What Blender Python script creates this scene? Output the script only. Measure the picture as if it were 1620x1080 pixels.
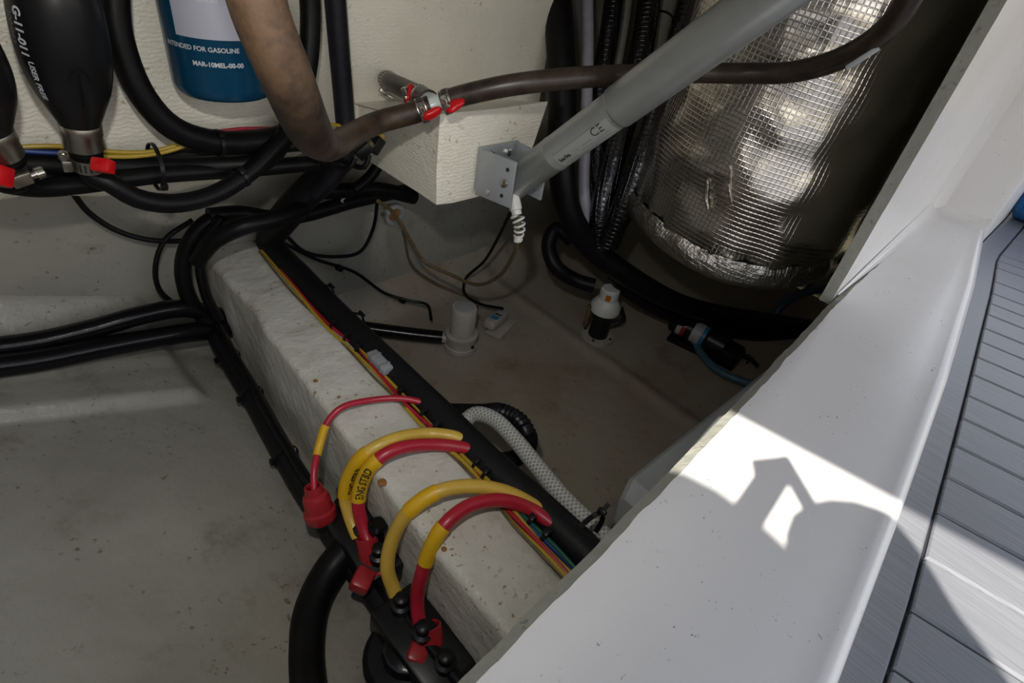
import bpy, bmesh, math, random
from mathutils import Vector, Matrix, noise
random.seed(4)
for o in list(bpy.data.objects): bpy.data.objects.remove(o)
SC = bpy.context.scene
COL = SC.collection
H = 0.90                                   # camera height above the datum (bilge level)

# ------------------------------------------------------------------ camera
F = 900.0
AX = Vector((0.72395789, -0.33626829, 0.60233597))   # world X, Y, Z seen in camera axes (right, down, forward)
AY = Vector((-0.67515686, -0.52459876, 0.51861291))
AZ = Vector((0.14159163, -0.78212517, -0.60682125))
cam_d = bpy.data.cameras.new('camera'); cam = bpy.data.objects.new('camera', cam_d); COL.objects.link(cam)
cam_d.sensor_width = 36.0; cam_d.lens = F * 36.0 / 1620.0; cam_d.clip_start = 0.02
right = Vector((AX.x, AY.x, AZ.x)); up = -Vector((AX.y, AY.y, AZ.y)); back = -Vector((AX.z, AY.z, AZ.z))
m = Matrix((right, up, back)).transposed().to_4x4(); m.translation = (0, 0, H)
cam.matrix_world = m
SC.camera = cam
# ------------------------------------------------------------------ colour management
SC.view_settings.view_transform = 'Standard'; SC.view_settings.look = 'None'
SC.view_settings.exposure = 0.0; SC.view_settings.gamma = 1.0; SC.view_settings.use_curve_mapping = False
# ------------------------------------------------------------------ sky
wd = bpy.data.worlds.new('sky'); SC.world = wd; wd.use_nodes = True
wt = wd.node_tree; wt.nodes.clear()
wo = wt.nodes.new('ShaderNodeOutputWorld'); wb = wt.nodes.new('ShaderNodeBackground')
tc = wt.nodes.new('ShaderNodeTexCoord'); sx = wt.nodes.new('ShaderNodeSeparateXYZ'); cr = wt.nodes.new('ShaderNodeValToRGB')
mr = wt.nodes.new('ShaderNodeMapRange'); mr.inputs['From Min'].default_value = -1; mr.inputs['From Max'].default_value = 1
wt.links.new(tc.outputs['Generated'], sx.inputs[0]); wt.links.new(sx.outputs['Z'], mr.inputs['Value'])
wt.links.new(mr.outputs[0], cr.inputs['Fac']); wt.links.new(cr.outputs['Color'], wb.inputs['Color']); wt.links.new(wb.outputs[0], wo.inputs[0])
e = cr.color_ramp.elements
e[0].position = 0.47; e[0].color = (0.16, 0.14, 0.09, 1)
e[1].position = 0.53; e[1].color = (0.98, 0.92, 0.82, 1)
q = e.new(0.70); q.color = (0.76, 0.81, 0.92, 1)
q = e.new(1.0); q.color = (0.42, 0.56, 0.86, 1)
wb.inputs['Strength'].default_value = 1.85
# ------------------------------------------------------------------ sun
SUN = Vector((0.769, 0.077, -0.635)).normalized()
sd = bpy.data.lights.new('sun', 'SUN'); sd.energy = 11.0; sd.angle = 0.009; sd.color = (1.0, 0.95, 0.87)
so = bpy.data.objects.new('sun', sd); COL.objects.link(so); so.location = (-3, -0.3, 4)
so.rotation_euler = SUN.to_track_quat('-Z', 'Y').to_euler()

# ------------------------------------------------------------------ pixel -> place helpers (camera-relative metres)
def ray(x, y):
    v = Vector(((x - 810) / F, (y - 540) / F, 1.0))
    return Vector((AX.dot(v), AY.dot(v), AZ.dot(v)))
def Pz(x, y, z): r = ray(x, y); return r * (z / r.z)
def Py(x, y, w): r = ray(x, y); return r * (w / r.y)
def Px(x, y, w): r = ray(x, y); return r * (w / r.x)
def Pd(x, y, d): return ray(x, y) * d
# ------------------------------------------------------------------ the photographer's flash (a small lamp above the lens, aimed into the hatch)
FLASH = Pd(810, 540, 0.0) + right * -0.04 + up * 0.13 - back * 0.015
fd = bpy.data.lights.new('flash', 'SPOT'); fd.energy = 6.5; fd.shadow_soft_size = 0.012; fd.spot_size = math.radians(125); fd.spot_blend = 0.9
fd.color = (1.0, 0.97, 0.90)
fo = bpy.data.objects.new('flash', fd); COL.objects.link(fo); fo.location = FLASH + Vector((0, 0, H))
fo.rotation_euler = (Pd(380, 420, 1.0) - FLASH).to_track_quat('-Z', 'Y').to_euler()

# ------------------------------------------------------------------ materials
MATS = {}
def newmat(name, color, rough=0.5, metal=0.0, spec=0.5):
    mt = bpy.data.materials.new(name); mt.use_nodes = True
    b = mt.node_tree.nodes['Principled BSDF']
    b.inputs['Base Color'].default_value = (*color, 1); b.inputs['Roughness'].default_value = rough
    b.inputs['Metallic'].default_value = metal; b.inputs['Specular IOR Level'].default_value = spec
    MATS[name] = mt; return mt, mt.node_tree, b
def N(t, kind, **kw):
    n = t.nodes.new(kind)
    for k, v in kw.items():
        if k in n.inputs: n.inputs[k].default_value = v
        else: setattr(n, k, v)
    return n
def coords(t, uv=False):
    return N(t, 'ShaderNodeTexCoord').outputs['UV' if uv else 'Object']
def noise_tex(t, src, scale, detail=4, rough=0.6):
    n = N(t, 'ShaderNodeTexNoise', Scale=scale, Detail=detail, Roughness=rough); t.links.new(src, n.inputs['Vector']); return n.outputs['Fac']
def ramp(t, src, p0, p1, c0=(0, 0, 0), c1=(1, 1, 1)):
    r = N(t, 'ShaderNodeValToRGB'); t.links.new(src, r.inputs['Fac'])
    r.color_ramp.elements[0].position = p0; r.color_ramp.elements[0].color = (*c0, 1)
    r.color_ramp.elements[1].position = p1; r.color_ramp.elements[1].color = (*c1, 1); return r.outputs['Color']
def mix(t, fac, a, b):
    x = N(t, 'ShaderNodeMix', data_type='RGBA')
    for i, v in ((0, fac), (6, a), (7, b)):
        if isinstance(v, (int, float)): x.inputs[i].default_value = v
        elif isinstance(v, tuple): x.inputs[i].default_value = (*v, 1)
        else: t.links.new(v, x.inputs[i])
    return x.outputs[2]
def bump(t, b, h, strength=0.3, dist=0.002, prev=None):
    n = N(t, 'ShaderNodeBump', Strength=strength, Distance=dist); t.links.new(h, n.inputs['Height'])
    if prev: t.links.new(prev, n.inputs['Normal'])
    t.links.new(n.outputs[0], b.inputs['Normal']); return n.outputs[0]
def scaled(t, src, s, rot=(0, 0, 0)):
    mp = N(t, 'ShaderNodeMapping'); mp.inputs['Scale'].default_value = s; mp.inputs['Rotation'].default_value = rot
    t.links.new(src, mp.inputs['Vector']); return mp.outputs[0]
def simple(name, color, rough=0.5, metal=0.0, spec=0.5, var=0.0, scale=60, bmp=0.0, dist=0.001):
    mt, t, b = newmat(name, color, rough, metal, spec)
    if var or bmp:
        c = coords(t); f = noise_tex(t, c, scale)
        if var:
            lo = tuple(max(0, x * (1 - var)) for x in color); hi = tuple(min(1, x * (1 + var)) for x in color)
            t.links.new(ramp(t, f, 0.3, 0.7, lo, hi), b.inputs['Base Color'])
        if bmp: bump(t, b, f, bmp, dist)
    return mt
def painted(name, base, dirt, rough, weave=0.0, spots=0.5, wavy=0.4, spotcol=(0.12, 0.07, 0.02), stain=0.35, speck=0.0):
    mt, t, b = newmat(name, base, rough); c = coords(t)
    big = noise_tex(t, c, 5.0, 5); col = mix(t, ramp(t, big, 0.42, 0.78), base, dirt)
    if stain:
        st = noise_tex(t, c, 11.0, 6, 0.7); col = mix(t, ramp(t, st, 0.56, 0.72, (0, 0, 0), (stain,) * 3), col, spotcol)
    if spots:
        sp = noise_tex(t, c, 135.0, 3, 0.5); gate = noise_tex(t, c, 14.0, 2)
        mul = N(t, 'ShaderNodeMath', operation='MULTIPLY')
        t.links.new(ramp(t, sp, 0.63, 0.69), mul.inputs[0]); t.links.new(ramp(t, gate, 0.46, 0.58), mul.inputs[1])
        m2 = N(t, 'ShaderNodeMath', operation='MULTIPLY'); t.links.new(mul.outputs[0], m2.inputs[0]); m2.inputs[1].default_value = spots
        col = mix(t, m2.outputs[0], col, spotcol)
    if speck:
        sp = noise_tex(t, c, 260.0, 2, 0.5); gate = noise_tex(t, c, 22.0, 3)
        mul = N(t, 'ShaderNodeMath', operation='MULTIPLY')
        t.links.new(ramp(t, sp, 0.69, 0.72), mul.inputs[0]); t.links.new(ramp(t, gate, 0.50, 0.62, (0, 0, 0), (speck,) * 3), mul.inputs[1])
        col = mix(t, mul.outputs[0], col, (0.05, 0.05, 0.05))
    t.links.new(col, b.inputs['Base Color'])
    prev = None
    if wavy: prev = bump(t, b, noise_tex(t, c, 38.0, 4), wavy, 0.004)
    if weave:
        w1 = N(t, 'ShaderNodeTexWave', bands_direction='Z', Scale=58.0, Distortion=7.0, Detail=2.0); w1.inputs['Detail Scale'].default_value = 2.0
        t.links.new(c, w1.inputs['Vector'])
        prev = bump(t, b, w1.outputs['Fac'], weave, 0.0025, prev)
        w2 = N(t, 'ShaderNodeTexWave', bands_direction='X', Scale=60.0, Distortion=3.0, Detail=2.0); t.links.new(c, w2.inputs['Vector'])
        bump(t, b, w2.outputs['Fac'], weave * 0.18, 0.002, prev)
    return mt
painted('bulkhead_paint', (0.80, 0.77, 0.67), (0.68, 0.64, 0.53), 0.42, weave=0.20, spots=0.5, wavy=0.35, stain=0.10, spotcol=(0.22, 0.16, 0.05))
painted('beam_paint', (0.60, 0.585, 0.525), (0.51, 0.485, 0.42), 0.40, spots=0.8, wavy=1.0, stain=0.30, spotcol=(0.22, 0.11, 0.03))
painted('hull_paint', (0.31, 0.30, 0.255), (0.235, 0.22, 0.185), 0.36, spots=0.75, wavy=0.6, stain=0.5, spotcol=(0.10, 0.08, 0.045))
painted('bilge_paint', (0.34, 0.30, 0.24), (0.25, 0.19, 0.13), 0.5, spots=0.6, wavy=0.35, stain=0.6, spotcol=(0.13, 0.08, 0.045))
painted('gelcoat', (0.75, 0.73, 0.71), (0.69, 0.67, 0.64), 0.22, spots=0.0, wavy=0.0, stain=0.0, speck=0.75)
painted('cut_laminate', (0.36, 0.36, 0.31), (0.27, 0.27, 0.23), 0.8, spots=0.7, wavy=0.8, stain=0.3, spotcol=(0.16, 0.15, 0.11))
simple('ledge_paint', (0.42, 0.44, 0.45), 0.35, var=0.08, scale=20)
simple('black_rubber', (0.0045, 0.0045, 0.005), 0.42, spec=0.18, var=0.4, scale=30, bmp=0.15)
simple('black_gloss', (0.004, 0.004, 0.005), 0.22, spec=0.3, bmp=0.25, scale=40, dist=0.002)
simple('black_fabric', (0.007, 0.007, 0.008), 0.5, spec=0.25, bmp=0.4, scale=180)
simple('black_plastic', (0.007, 0.007, 0.008), 0.35, spec=0.3)
simple('navy_hose', (0.010, 0.010, 0.014), 0.42, spec=0.25, var=0.2)
simple('grey_metal', (0.36, 0.375, 0.37), 0.36, 0.55, var=0.06, scale=25)
simple('grey_bracket', (0.36, 0.38, 0.40), 0.40, 0.3, var=0.06, scale=40)
simple('sticker', (0.29, 0.30, 0.29), 0.5)
simple('ink', (0.012, 0.012, 0.012), 0.6)
simple('pale_ink', (0.52, 0.55, 0.58), 0.5)
simple('faint_ink', (0.20, 0.20, 0.20), 0.6)
simple('steel', (0.62, 0.60, 0.56), 0.22, 1.0, bmp=0.1, scale=90)
simple('dull_steel', (0.40, 0.37, 0.33), 0.36, 1.0, var=0.2, scale=40, bmp=0.15)
simple('red_plastic', (0.52, 0.006, 0.010), 0.28, spec=0.5)
simple('red_boot', (0.34, 0.016, 0.022), 0.34, var=0.15, scale=40)
simple('red_cable', (0.40, 0.012, 0.030), 0.34, var=0.12, scale=40)
simple('yellow_cable', (0.62, 0.40, 0.06), 0.34, var=0.10, scale=40)
simple('yellow_sleeve', (0.66, 0.38, 0.008), 0.42)
simple('yellow_wire', (0.40, 0.27, 0.02), 0.4)
simple('blue_wire', (0.012, 0.035, 0.19), 0.4)
simple('green_wire', (0.006, 0.09, 0.06), 0.4)
simple('tan_wire', (0.12, 0.085, 0.04), 0.5, var=0.4, scale=120)
simple('blue_hose', (0.055, 0.13, 0.18), 0.4, var=0.15)
simple('filter_paint', (0.002, 0.044, 0.098), 0.25, var=0.1, scale=10)
simple('filter_label', (0.40, 0.40, 0.48), 0.4)
simple('navy_print', (0.006, 0.012, 0.05), 0.35)
simple('white_plastic', (0.62, 0.62, 0.58), 0.4, var=0.08, scale=40)
simple('tee_nylon', (0.60, 0.66, 0.66), 0.3)
simple('pump_white', (0.38, 0.35, 0.31), 0.42, var=0.12, scale=30)
simple('orange_print', (0.45, 0.13, 0.01), 0.5)
simple('label_blue', (0.03, 0.20, 0.36), 0.45)
simple('label_white', (0.42, 0.44, 0.46), 0.45)
simple('blue_towel', (0.015, 0.12, 0.34), 0.85, var=0.4, scale=60, bmp=0.6)
simple('white_tube', (0.36, 0.35, 0.40), 0.4, var=0.1)
simple('post_paint', (0.45, 0.44, 0.38), 0.5, var=0.1)
simple('groove', (0.035, 0.038, 0.05), 0.6)
simple('skin', (0.55, 0.34, 0.25), 0.5)
simple('shirt', (0.16, 0.17, 0.20), 0.9)
simple('rust', (0.26, 0.11, 0.02), 0.7, var=0.3, scale=200)
# brown weathered hose
mt, t, b = newmat('brown_hose', (0.1, 0.07, 0.05), 0.55); c = coords(t)
n1 = noise_tex(t, c, 17, 7, 0.75)
t.links.new(ramp(t, n1, 0.40, 0.60, (0.006, 0.0035, 0.002), (0.062, 0.034, 0.017)), b.inputs['Base Color']); bump(t, b, noise_tex(t, c, 130), 0.3, 0.001)
mt, t, b = newmat('dark_brown_hose', (0.05, 0.035, 0.03), 0.36); c = coords(t)
t.links.new(ramp(t, noise_tex(t, c, 30, 6, 0.7), 0.35, 0.7, (0.012, 0.008, 0.006), (0.062, 0.042, 0.030)), b.inputs['Base Color'])
# braided hose
mt, t, b = newmat('braided_hose', (0.55, 0.55, 0.5), 0.35); u = coords(t, True)
w = []
for s in (1, -1):
    wv = N(t, 'ShaderNodeTexWave', bands_direction='DIAGONAL', Scale=1.0); t.links.new(scaled(t, u, (95, 95 * s * 0.72, 0)), wv.inputs['Vector']); w.append(wv.outputs['Fac'])
mx = N(t, 'ShaderNodeMath', operation='MAXIMUM'); t.links.new(w[0], mx.inputs[0]); t.links.new(w[1], mx.inputs[1])
t.links.new(ramp(t, mx.outputs[0], 0.55, 0.95, (0.30, 0.31, 0.29), (0.66, 0.66, 0.62)), b.inputs['Base Color']); bump(t, b, mx.outputs[0], 0.4, 0.001)
# foil blanket: aluminium over a square reinforcing scrim
def foil(name, col, rough, grid, crumple, dens):
    mt, t, b = newmat(name, col, rough, 1.0); u = coords(t, True); c = coords(t)
    hs = []
    for d in ('X', 'Y'):
        wv = N(t, 'ShaderNodeTexWave', bands_direction=d, wave_profile='SIN', Scale=1.0, Distortion=0.6, Detail=1.0); wv.inputs['Detail Scale'].default_value = 0.6
        t.links.new(scaled(t, u, (dens, dens, 0), (0, 0, 0.10)), wv.inputs['Vector']); hs.append(ramp(t, wv.outputs['Fac'], 0.80, 1.0))
    mx = N(t, 'ShaderNodeMath', operation='MAXIMUM'); t.links.new(hs[0], mx.inputs[0]); t.links.new(hs[1], mx.inputs[1])
    p = bump(t, b, noise_tex(t, c, 22, 3, 0.55), crumple, 0.008)
    p = bump(t, b, noise_tex(t, c, 110, 3, 0.6), crumple * 0.6, 0.003, p)
    bump(t, b, mx.outputs[0], grid, 0.0016, p)
    return mt
foil('foil', (0.72, 0.68, 0.62), 0.20, 0.26, 0.12, 42)
foil('foil_edge', (0.48, 0.45, 0.41), 0.32, 0.3, 1.0, 31)
foil('foil_dark', (0.10, 0.10, 0.11), 0.24, 0.6, 0.7, 34)
# synthetic deck plank: brushed grey along its own length
mt, t, b = newmat('deck_plank', (0.2, 0.2, 0.21), 0.5); c = coords(t)
st = noise_tex(t, scaled(t, c, (420, 9, 1), (0, 0, 0.0)), 1.0, 3)
t.links.new(ramp(t, st, 0.3, 0.7, (0.17, 0.175, 0.19), (0.235, 0.24, 0.255)), b.inputs['Base Color']); bump(t, b, st, 0.25, 0.0008)
b.inputs['Roughness'].default_value = 0.34

# ------------------------------------------------------------------ mesh builder
class MB:
    def __init__(s): s.v = []; s.f = []; s.uv = []
    def add(s, verts, faces, uvs=None):
        o = len(s.v); s.v += [Vector(p) for p in verts]; s.f += [tuple(i + o for i in f) for f in faces]
        s.uv += list(uvs) if uvs else [(p[0], p[1]) for p in verts]
        return s
    def box(s, c, sx, sy, sz, rot=None, bev=0.0):
        bm = bmesh.new(); bmesh.ops.create_cube(bm, size=1.0)
        for v in bm.verts: v.co = Vector((v.co.x * sx, v.co.y * sy, v.co.z * sz))
        if bev: bmesh.ops.bevel(bm, geom=list(bm.edges), offset=bev, segments=2, affect='EDGES', profile=0.5)
        M3 = rot or Matrix.Identity(3)
        bm.verts.index_update()
        s.add([M3 @ v.co + Vector(c) for v in bm.verts], [[v.index for v in f.verts] for f in bm.faces]); bm.free(); return s
    def grid(s, nu, nv, fn, uvfn=None):
        vs = []; us = []
        for i in range(nu + 1):
            for j in range(nv + 1):
                a, b_ = i / nu, j / nv; vs.append(fn(a, b_)); us.append(uvfn(a, b_) if uvfn else (a, b_))
        fs = [(i * (nv + 1) + j, (i + 1) * (nv + 1) + j, (i + 1) * (nv + 1) + j + 1, i * (nv + 1) + j + 1) for i in range(nu) for j in range(nv)]
        return s.add(vs, fs, us)
    def loft(s, rings, closed=True, caps=True, uvs=None):
        n = len(rings[0]); vs = [p for r in rings for p in r]; fs = []
        for i in range(len(rings) - 1):
            for j in range(n if closed else n - 1):
                k = (j + 1) % n; fs.append((i * n + j, i * n + k, (i + 1) * n + k, (i + 1) * n + j))
        if caps and closed:
            fs.append(tuple(range(n - 1, -1, -1))); fs.append(tuple((len(rings) - 1) * n + j for j in range(n)))
        return s.add(vs, fs, uvs)
    def lathe(s, c, axis, prof, seg=28, caps=True, ref=None, wob=0.0):
        """prof: list of (distance along axis, radius)"""
        c = Vector(c); ax = Vector(axis).normalized(); rf = ref or (Vector((0, 0, 1)) if abs(ax.z) < 0.9 else Vector((1, 0, 0)))
        e1 = (rf - ax * rf.dot(ax)).normalized(); e2 = ax.cross(e1); rings = []; us = []
        for d, r in prof:
            ring = []
            for k in range(seg):
                a = 2 * math.pi * k / seg; p = c + ax * d + (e1 * math.cos(a) + e2 * math.sin(a)) * r
                if wob: p += (e1 * math.cos(a) + e2 * math.sin(a)) * wob * noise.noise(p * 22)
                ring.append(p); us.append((a * max(q[1] for q in prof), d))
            rings.append(ring)
        return s.loft(rings, True, caps, us)
    def tube(s, pts, r, seg=14, step=0.012, caps=True, rib=None):
        path, rad = smooth(pts, r, step); fr = frames(path); rings = []; us = []; L = 0
        for i, (p, (n_, b_)) in enumerate(zip(path, fr)):
            if i: L += (p - path[i - 1]).length
            rr = rad[i] * (1 + (rib if (rib and i % 2) else 0))
            rings.append([p + (n_ * math.cos(2 * math.pi * k / seg) + b_ * math.sin(2 * math.pi * k / seg)) * rr for k in range(seg)])
            us += [(L, 2 * math.pi * k / seg * rad[i]) for k in range(seg)]
        return s.loft(rings, True, caps, us)
def smooth(pts, r, step=0.012):
    pts = [Vector(p) for p in pts]; rs = list(r) if isinstance(r, (list, tuple)) else [r] * len(pts)
    if len(pts) == 2: n = max(2, int((pts[1] - pts[0]).length / step)); return [pts[0].lerp(pts[1], i / n) for i in range(n + 1)], [rs[0] + (rs[1] - rs[0]) * i / n for i in range(n + 1)]
    P = [pts[0] * 2 - pts[1]] + pts + [pts[-1] * 2 - pts[-2]]; out = []; ro = []
    for i in range(1, len(P) - 2):
        p0, p1, p2, p3 = P[i - 1], P[i], P[i + 1], P[i + 2]; n = max(2, int((p2 - p1).length / step) + 1)
        t0 = 0; t1 = t0 + max(1e-4, (p1 - p0).length ** 0.5); t2 = t1 + max(1e-4, (p2 - p1).length ** 0.5); t3 = t2 + max(1e-4, (p3 - p2).length ** 0.5)
        for k in range(n):
            tt = t1 + (t2 - t1) * k / n
            A1 = p0 * ((t1 - tt) / (t1 - t0)) + p1 * ((tt - t0) / (t1 - t0)); A2 = p1 * ((t2 - tt) / (t2 - t1)) + p2 * ((tt - t1) / (t2 - t1)); A3 = p2 * ((t3 - tt) / (t3 - t2)) + p3 * ((tt - t2) / (t3 - t2))
            B1 = A1 * ((t2 - tt) / (t2 - t0)) + A2 * ((tt - t0) / (t2 - t0)); B2 = A2 * ((t3 - tt) / (t3 - t1)) + A3 * ((tt - t1) / (t3 - t1))
            out.append(B1 * ((t2 - tt) / (t2 - t1)) + B2 * ((tt - t1) / (t2 - t1))); ro.append(rs[i - 1] + (rs[i] - rs[i - 1]) * k / n)
    out.append(pts[-1]); ro.append(rs[-1]); return out, ro
def frames(path):
    fr = []; t = (path[1] - path[0]).normalized(); n_ = t.orthogonal().normalized()
    for i in range(len(path)):
        a = path[max(0, i - 1)]; b_ = path[min(len(path) - 1, i + 1)]; t = (b_ - a).normalized()
        n_ = (n_ - t * n_.dot(t)).normalized(); fr.append((n_, t.cross(n_)))
    return fr
def basis(axis, ref=Vector((0, 0, 1))):
    """matrix whose x column is axis"""
    x = Vector(axis).normalized(); r = ref if abs(x.dot(ref)) < 0.97 else Vector((1, 0, 0)); z = (r - x * r.dot(x)).normalized(); y = z.cross(x)
    return Matrix((x, y, z)).transposed()

ROOTS = []
def mkobj(name, mb, mat, smooth_angle=0.7):
    me = bpy.data.meshes.new(name); me.from_pydata([tuple(v) for v in mb.v], [], mb.f); me.update()
    bm = bmesh.new(); bm.from_mesh(me); bmesh.ops.recalc_face_normals(bm, faces=bm.faces); bm.to_mesh(me); bm.free()
    ul = me.uv_layers.new(name='UVMap')
    for l in me.loops: ul.data[l.index].uv = mb.uv[l.vertex_index]
    me.shade_smooth()
    if smooth_angle: me.set_sharp_from_angle(angle=smooth_angle)
    me.materials.append(MATS[mat]); o = bpy.data.objects.new(name, me); COL.objects.link(o); return o
def tagit(o, label=None, cat=None, group=None, kind=None):
    if label: o['label'] = label
    if cat: o['category'] = cat
    if group: o['group'] = group
    if kind: o['kind'] = kind
def thing(name, label, cat, group=None):
    o = bpy.data.objects.new(name, None); o.empty_display_size = 0.02; COL.objects.link(o); tagit(o, label, cat, group); ROOTS.append(o); return o
def part(parent, name, mb, mat, label=None, ang=0.7):
    o = mkobj(name, mb, mat, ang); o.parent = parent
    if label: o['label'] = label
    return o
def solo(name, mb, mat, label, cat, group=None, ang=0.7):
    o = mkobj(name, mb, mat, ang); tagit(o, label, cat, group); ROOTS.append(o); return o
def struct(name, mb, mat, label=None, cat=None, ang=0.7):
    o = mkobj(name, mb, mat, ang); tagit(o, label, cat, None, 'structure'); ROOTS.append(o); return o
def descend(o):
    for c in o.children:
        yield c
        yield from descend(c)
def finalize():
    bpy.context.view_layer.update()
    for r in ROOTS:
        ms = [x for x in [r] + list(descend(r)) if x.type == 'MESH']
        lo = [1e9] * 3; hi = [-1e9] * 3
        for x in ms:
            for v in x.data.vertices:
                for k in range(3): lo[k] = min(lo[k], v.co[k]); hi[k] = max(hi[k], v.co[k])
        base = Vector(((lo[0] + hi[0]) / 2, (lo[1] + hi[1]) / 2, lo[2]))
        for x in ms: x.data.transform(Matrix.Translation(-base))
        r.location = base + Vector((0, 0, H))
def text_mesh(s, size, bold=0.0):
    cu = bpy.data.curves.new('t', 'FONT'); cu.body = s; cu.size = size; cu.resolution_u = 3; cu.offset = bold
    ob = bpy.data.objects.new('t', cu); COL.objects.link(ob); dg = bpy.context.evaluated_depsgraph_get(); dg.update()
    me = bpy.data.meshes.new_from_object(ob.evaluated_get(dg)); vs = [v.co.copy() for v in me.vertices]; fs = [tuple(p.vertices) for p in me.polygons]
    bpy.data.objects.remove(ob); bpy.data.curves.remove(cu); bpy.data.meshes.remove(me); return vs, fs
def lettering(parent, s, size, fn, mat, bold=0.0, name='lettering'):
    vs, fs = text_mesh(s, size, bold); mb = MB(); mb.add([fn(v.x, v.y) for v in vs], fs)
    return part(parent, name, mb, mat)
def nz(p, s, a): return a * noise.noise(Vector(p) * s)
def sstep(a, b_, x): t = max(0, min(1, (x - a) / (b_ - a))); return t * t * (3 - 2 * t)
def lerpx(x, pts):
    if x <= pts[0][0]: (a, b_), (c_, d) = pts[0], pts[1]
    elif x >= pts[-1][0]: (a, b_), (c_, d) = pts[-2], pts[-1]
    else:
        for (a, b_), (c_, d) in zip(pts, pts[1:]):
            if a <= x <= c_: break
    return b_ + (d - b_) * (x - a) / (c_ - a)

# ================================================================== STRUCTURE
YW, YL, ZS, ZB, ZD, ZR = 0.80, 0.95, -0.380, -0.5517, -0.42, -0.80
def floor_left_z(x, y):
    z = -0.70 - 0.33 * (x - 0.163)
    z += 0.020 * sstep(0.762, 0.780, y + 0.05 * x) * (1 - sstep(0.150, 0.172, x + 0.05 * (y - 0.78)))
    z += 0.006 * sstep(0.83, 0.86, y) * (1 - sstep(0.15, 0.19, x))
    z += 0.07 * sstep(0.885, 0.965, y) ** 2
    return z
mb = MB(); mb.grid(100, 230, lambda a, b_: (lambda x, y: Vector((x, y, floor_left_z(x, y) + nz((x, y, 0), 9, 0.003) + nz((x, y, 3), 30, 0.0012))))(-0.46 + 0.73 * a, -0.05 + 1.01 * b_))
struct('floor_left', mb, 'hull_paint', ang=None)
def floor_right_z(x, y):
    z = ZR + 0.010 * math.exp(-((x - 0.93) / 0.012) ** 2) + 0.05 * sstep(0.95, 1.6, x)
    z += 0.08 * sstep(0.87, 0.965, y) ** 2
    return z
mb = MB(); mb.grid(100, 70, lambda a, b_: (lambda x, y: Vector((x, y, floor_right_z(x, y) + nz((x, y, 0), 8, 0.004))))(0.25 + 1.37 * a, -0.02 + 0.98 * b_))
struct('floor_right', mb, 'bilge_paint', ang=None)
mb = MB(); mb.grid(80, 40, lambda a, b_: (lambda x, z: Vector((x, YL + 0.004 + nz((x, z, 1), 6, 0.006), z)))(-0.46 + 2.08 * a, -0.84 + 0.96 * b_))
struct('wall_rear', mb, 'hull_paint', ang=None)
# bulkhead: a proud fibreglass face whose lower edge hangs clear of the hull
def bulk_bottom(x): return -0.352 - 0.020 * sstep(0.05, 0.2, x) + 0.028 * sstep(0.25, 0.42, x) + nz((x, 0, 0), 14, 0.006)
rings = []
for i in range(91):
    x = -0.44 + 1.32 * i / 90
    zb_ = bulk_bottom(x); col = []
    prof = [(YL + 0.003, zb_ + 0.030), (YW + 0.05, zb_ + 0.006), (YW + 0.018, zb_), (YW + 0.004, zb_ + 0.004), (YW - 0.003, zb_ + 0.018), (YW, zb_ + 0.04)] + [(YW, zb_ + 0.04 + (0.12 - zb_ - 0.04) * k / 20) for k in range(1, 21)] + [(YL + 0.003, 0.12)]
    rings.append([Vector((x, y + (nz((x, z, 0), 12, 0.0025) + nz((x, z, 5), 45, 0.0010) if y < YL else 0), z)) for y, z in prof])
mb = MB(); mb.loft(rings); struct('wall_bulkhead', mb, 'bulkhead_paint', ang=0.9)
# moulded box that carries the lift strut
def boxring(y, k):
    xl, xr0, xr1, zb_, zt = 0.479, 0.650, 0.680, -0.358, -0.230
    top = zt - (0.038 * k)                      # the top falls back towards the bulkhead
    p = [(xl, zb_), (xl + 0.03, zb_ - 0.004), (xr0 - 0.03, zb_ - 0.002), (xr0, zb_ + 0.004), (xr1, zt - 0.040 * k), (xr1 + 0.03 * k, top), (xl + 0.10, top), (xl - 0.01 * k, top), (xl - 0.002, zt - 0.040 * k), (xl - 0.003, zb_ + 0.05)]
    return [Vector((x + nz((x, y, z), 30, 0.002), y + nz((x, y, z + 4), 30, 0.002), z + nz((x, y, z + 9), 25, 0.002))) for x, z in p]
rings = [boxring(y, k) for y, k in ((0.606, 0.02), (0.600, 0.06))][::-1]
rr = []
for y, k, sh in ((0.604, 0.0, 0.007), (0.600, 0.02, 0.0), (0.65, 0.45, 0), (0.70, 0.8, 0), (0.76, 1.05, 0), (0.81, 1.2, 0)):
    g = boxring(y, k)
    if sh: cx = sum((p for p in g), Vector()) / len(g); g = [p + (Vector((cx.x, p.y, cx.z)) - p).normalized() * sh for p in g]; g = [Vector((p.x, 0.598, p.z)) for p in g]
    rr.append(g)
mb = MB(); mb.loft(rr); struct('wall_strut_box', mb, 'bulkhead_paint', ang=0.6)
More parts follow.
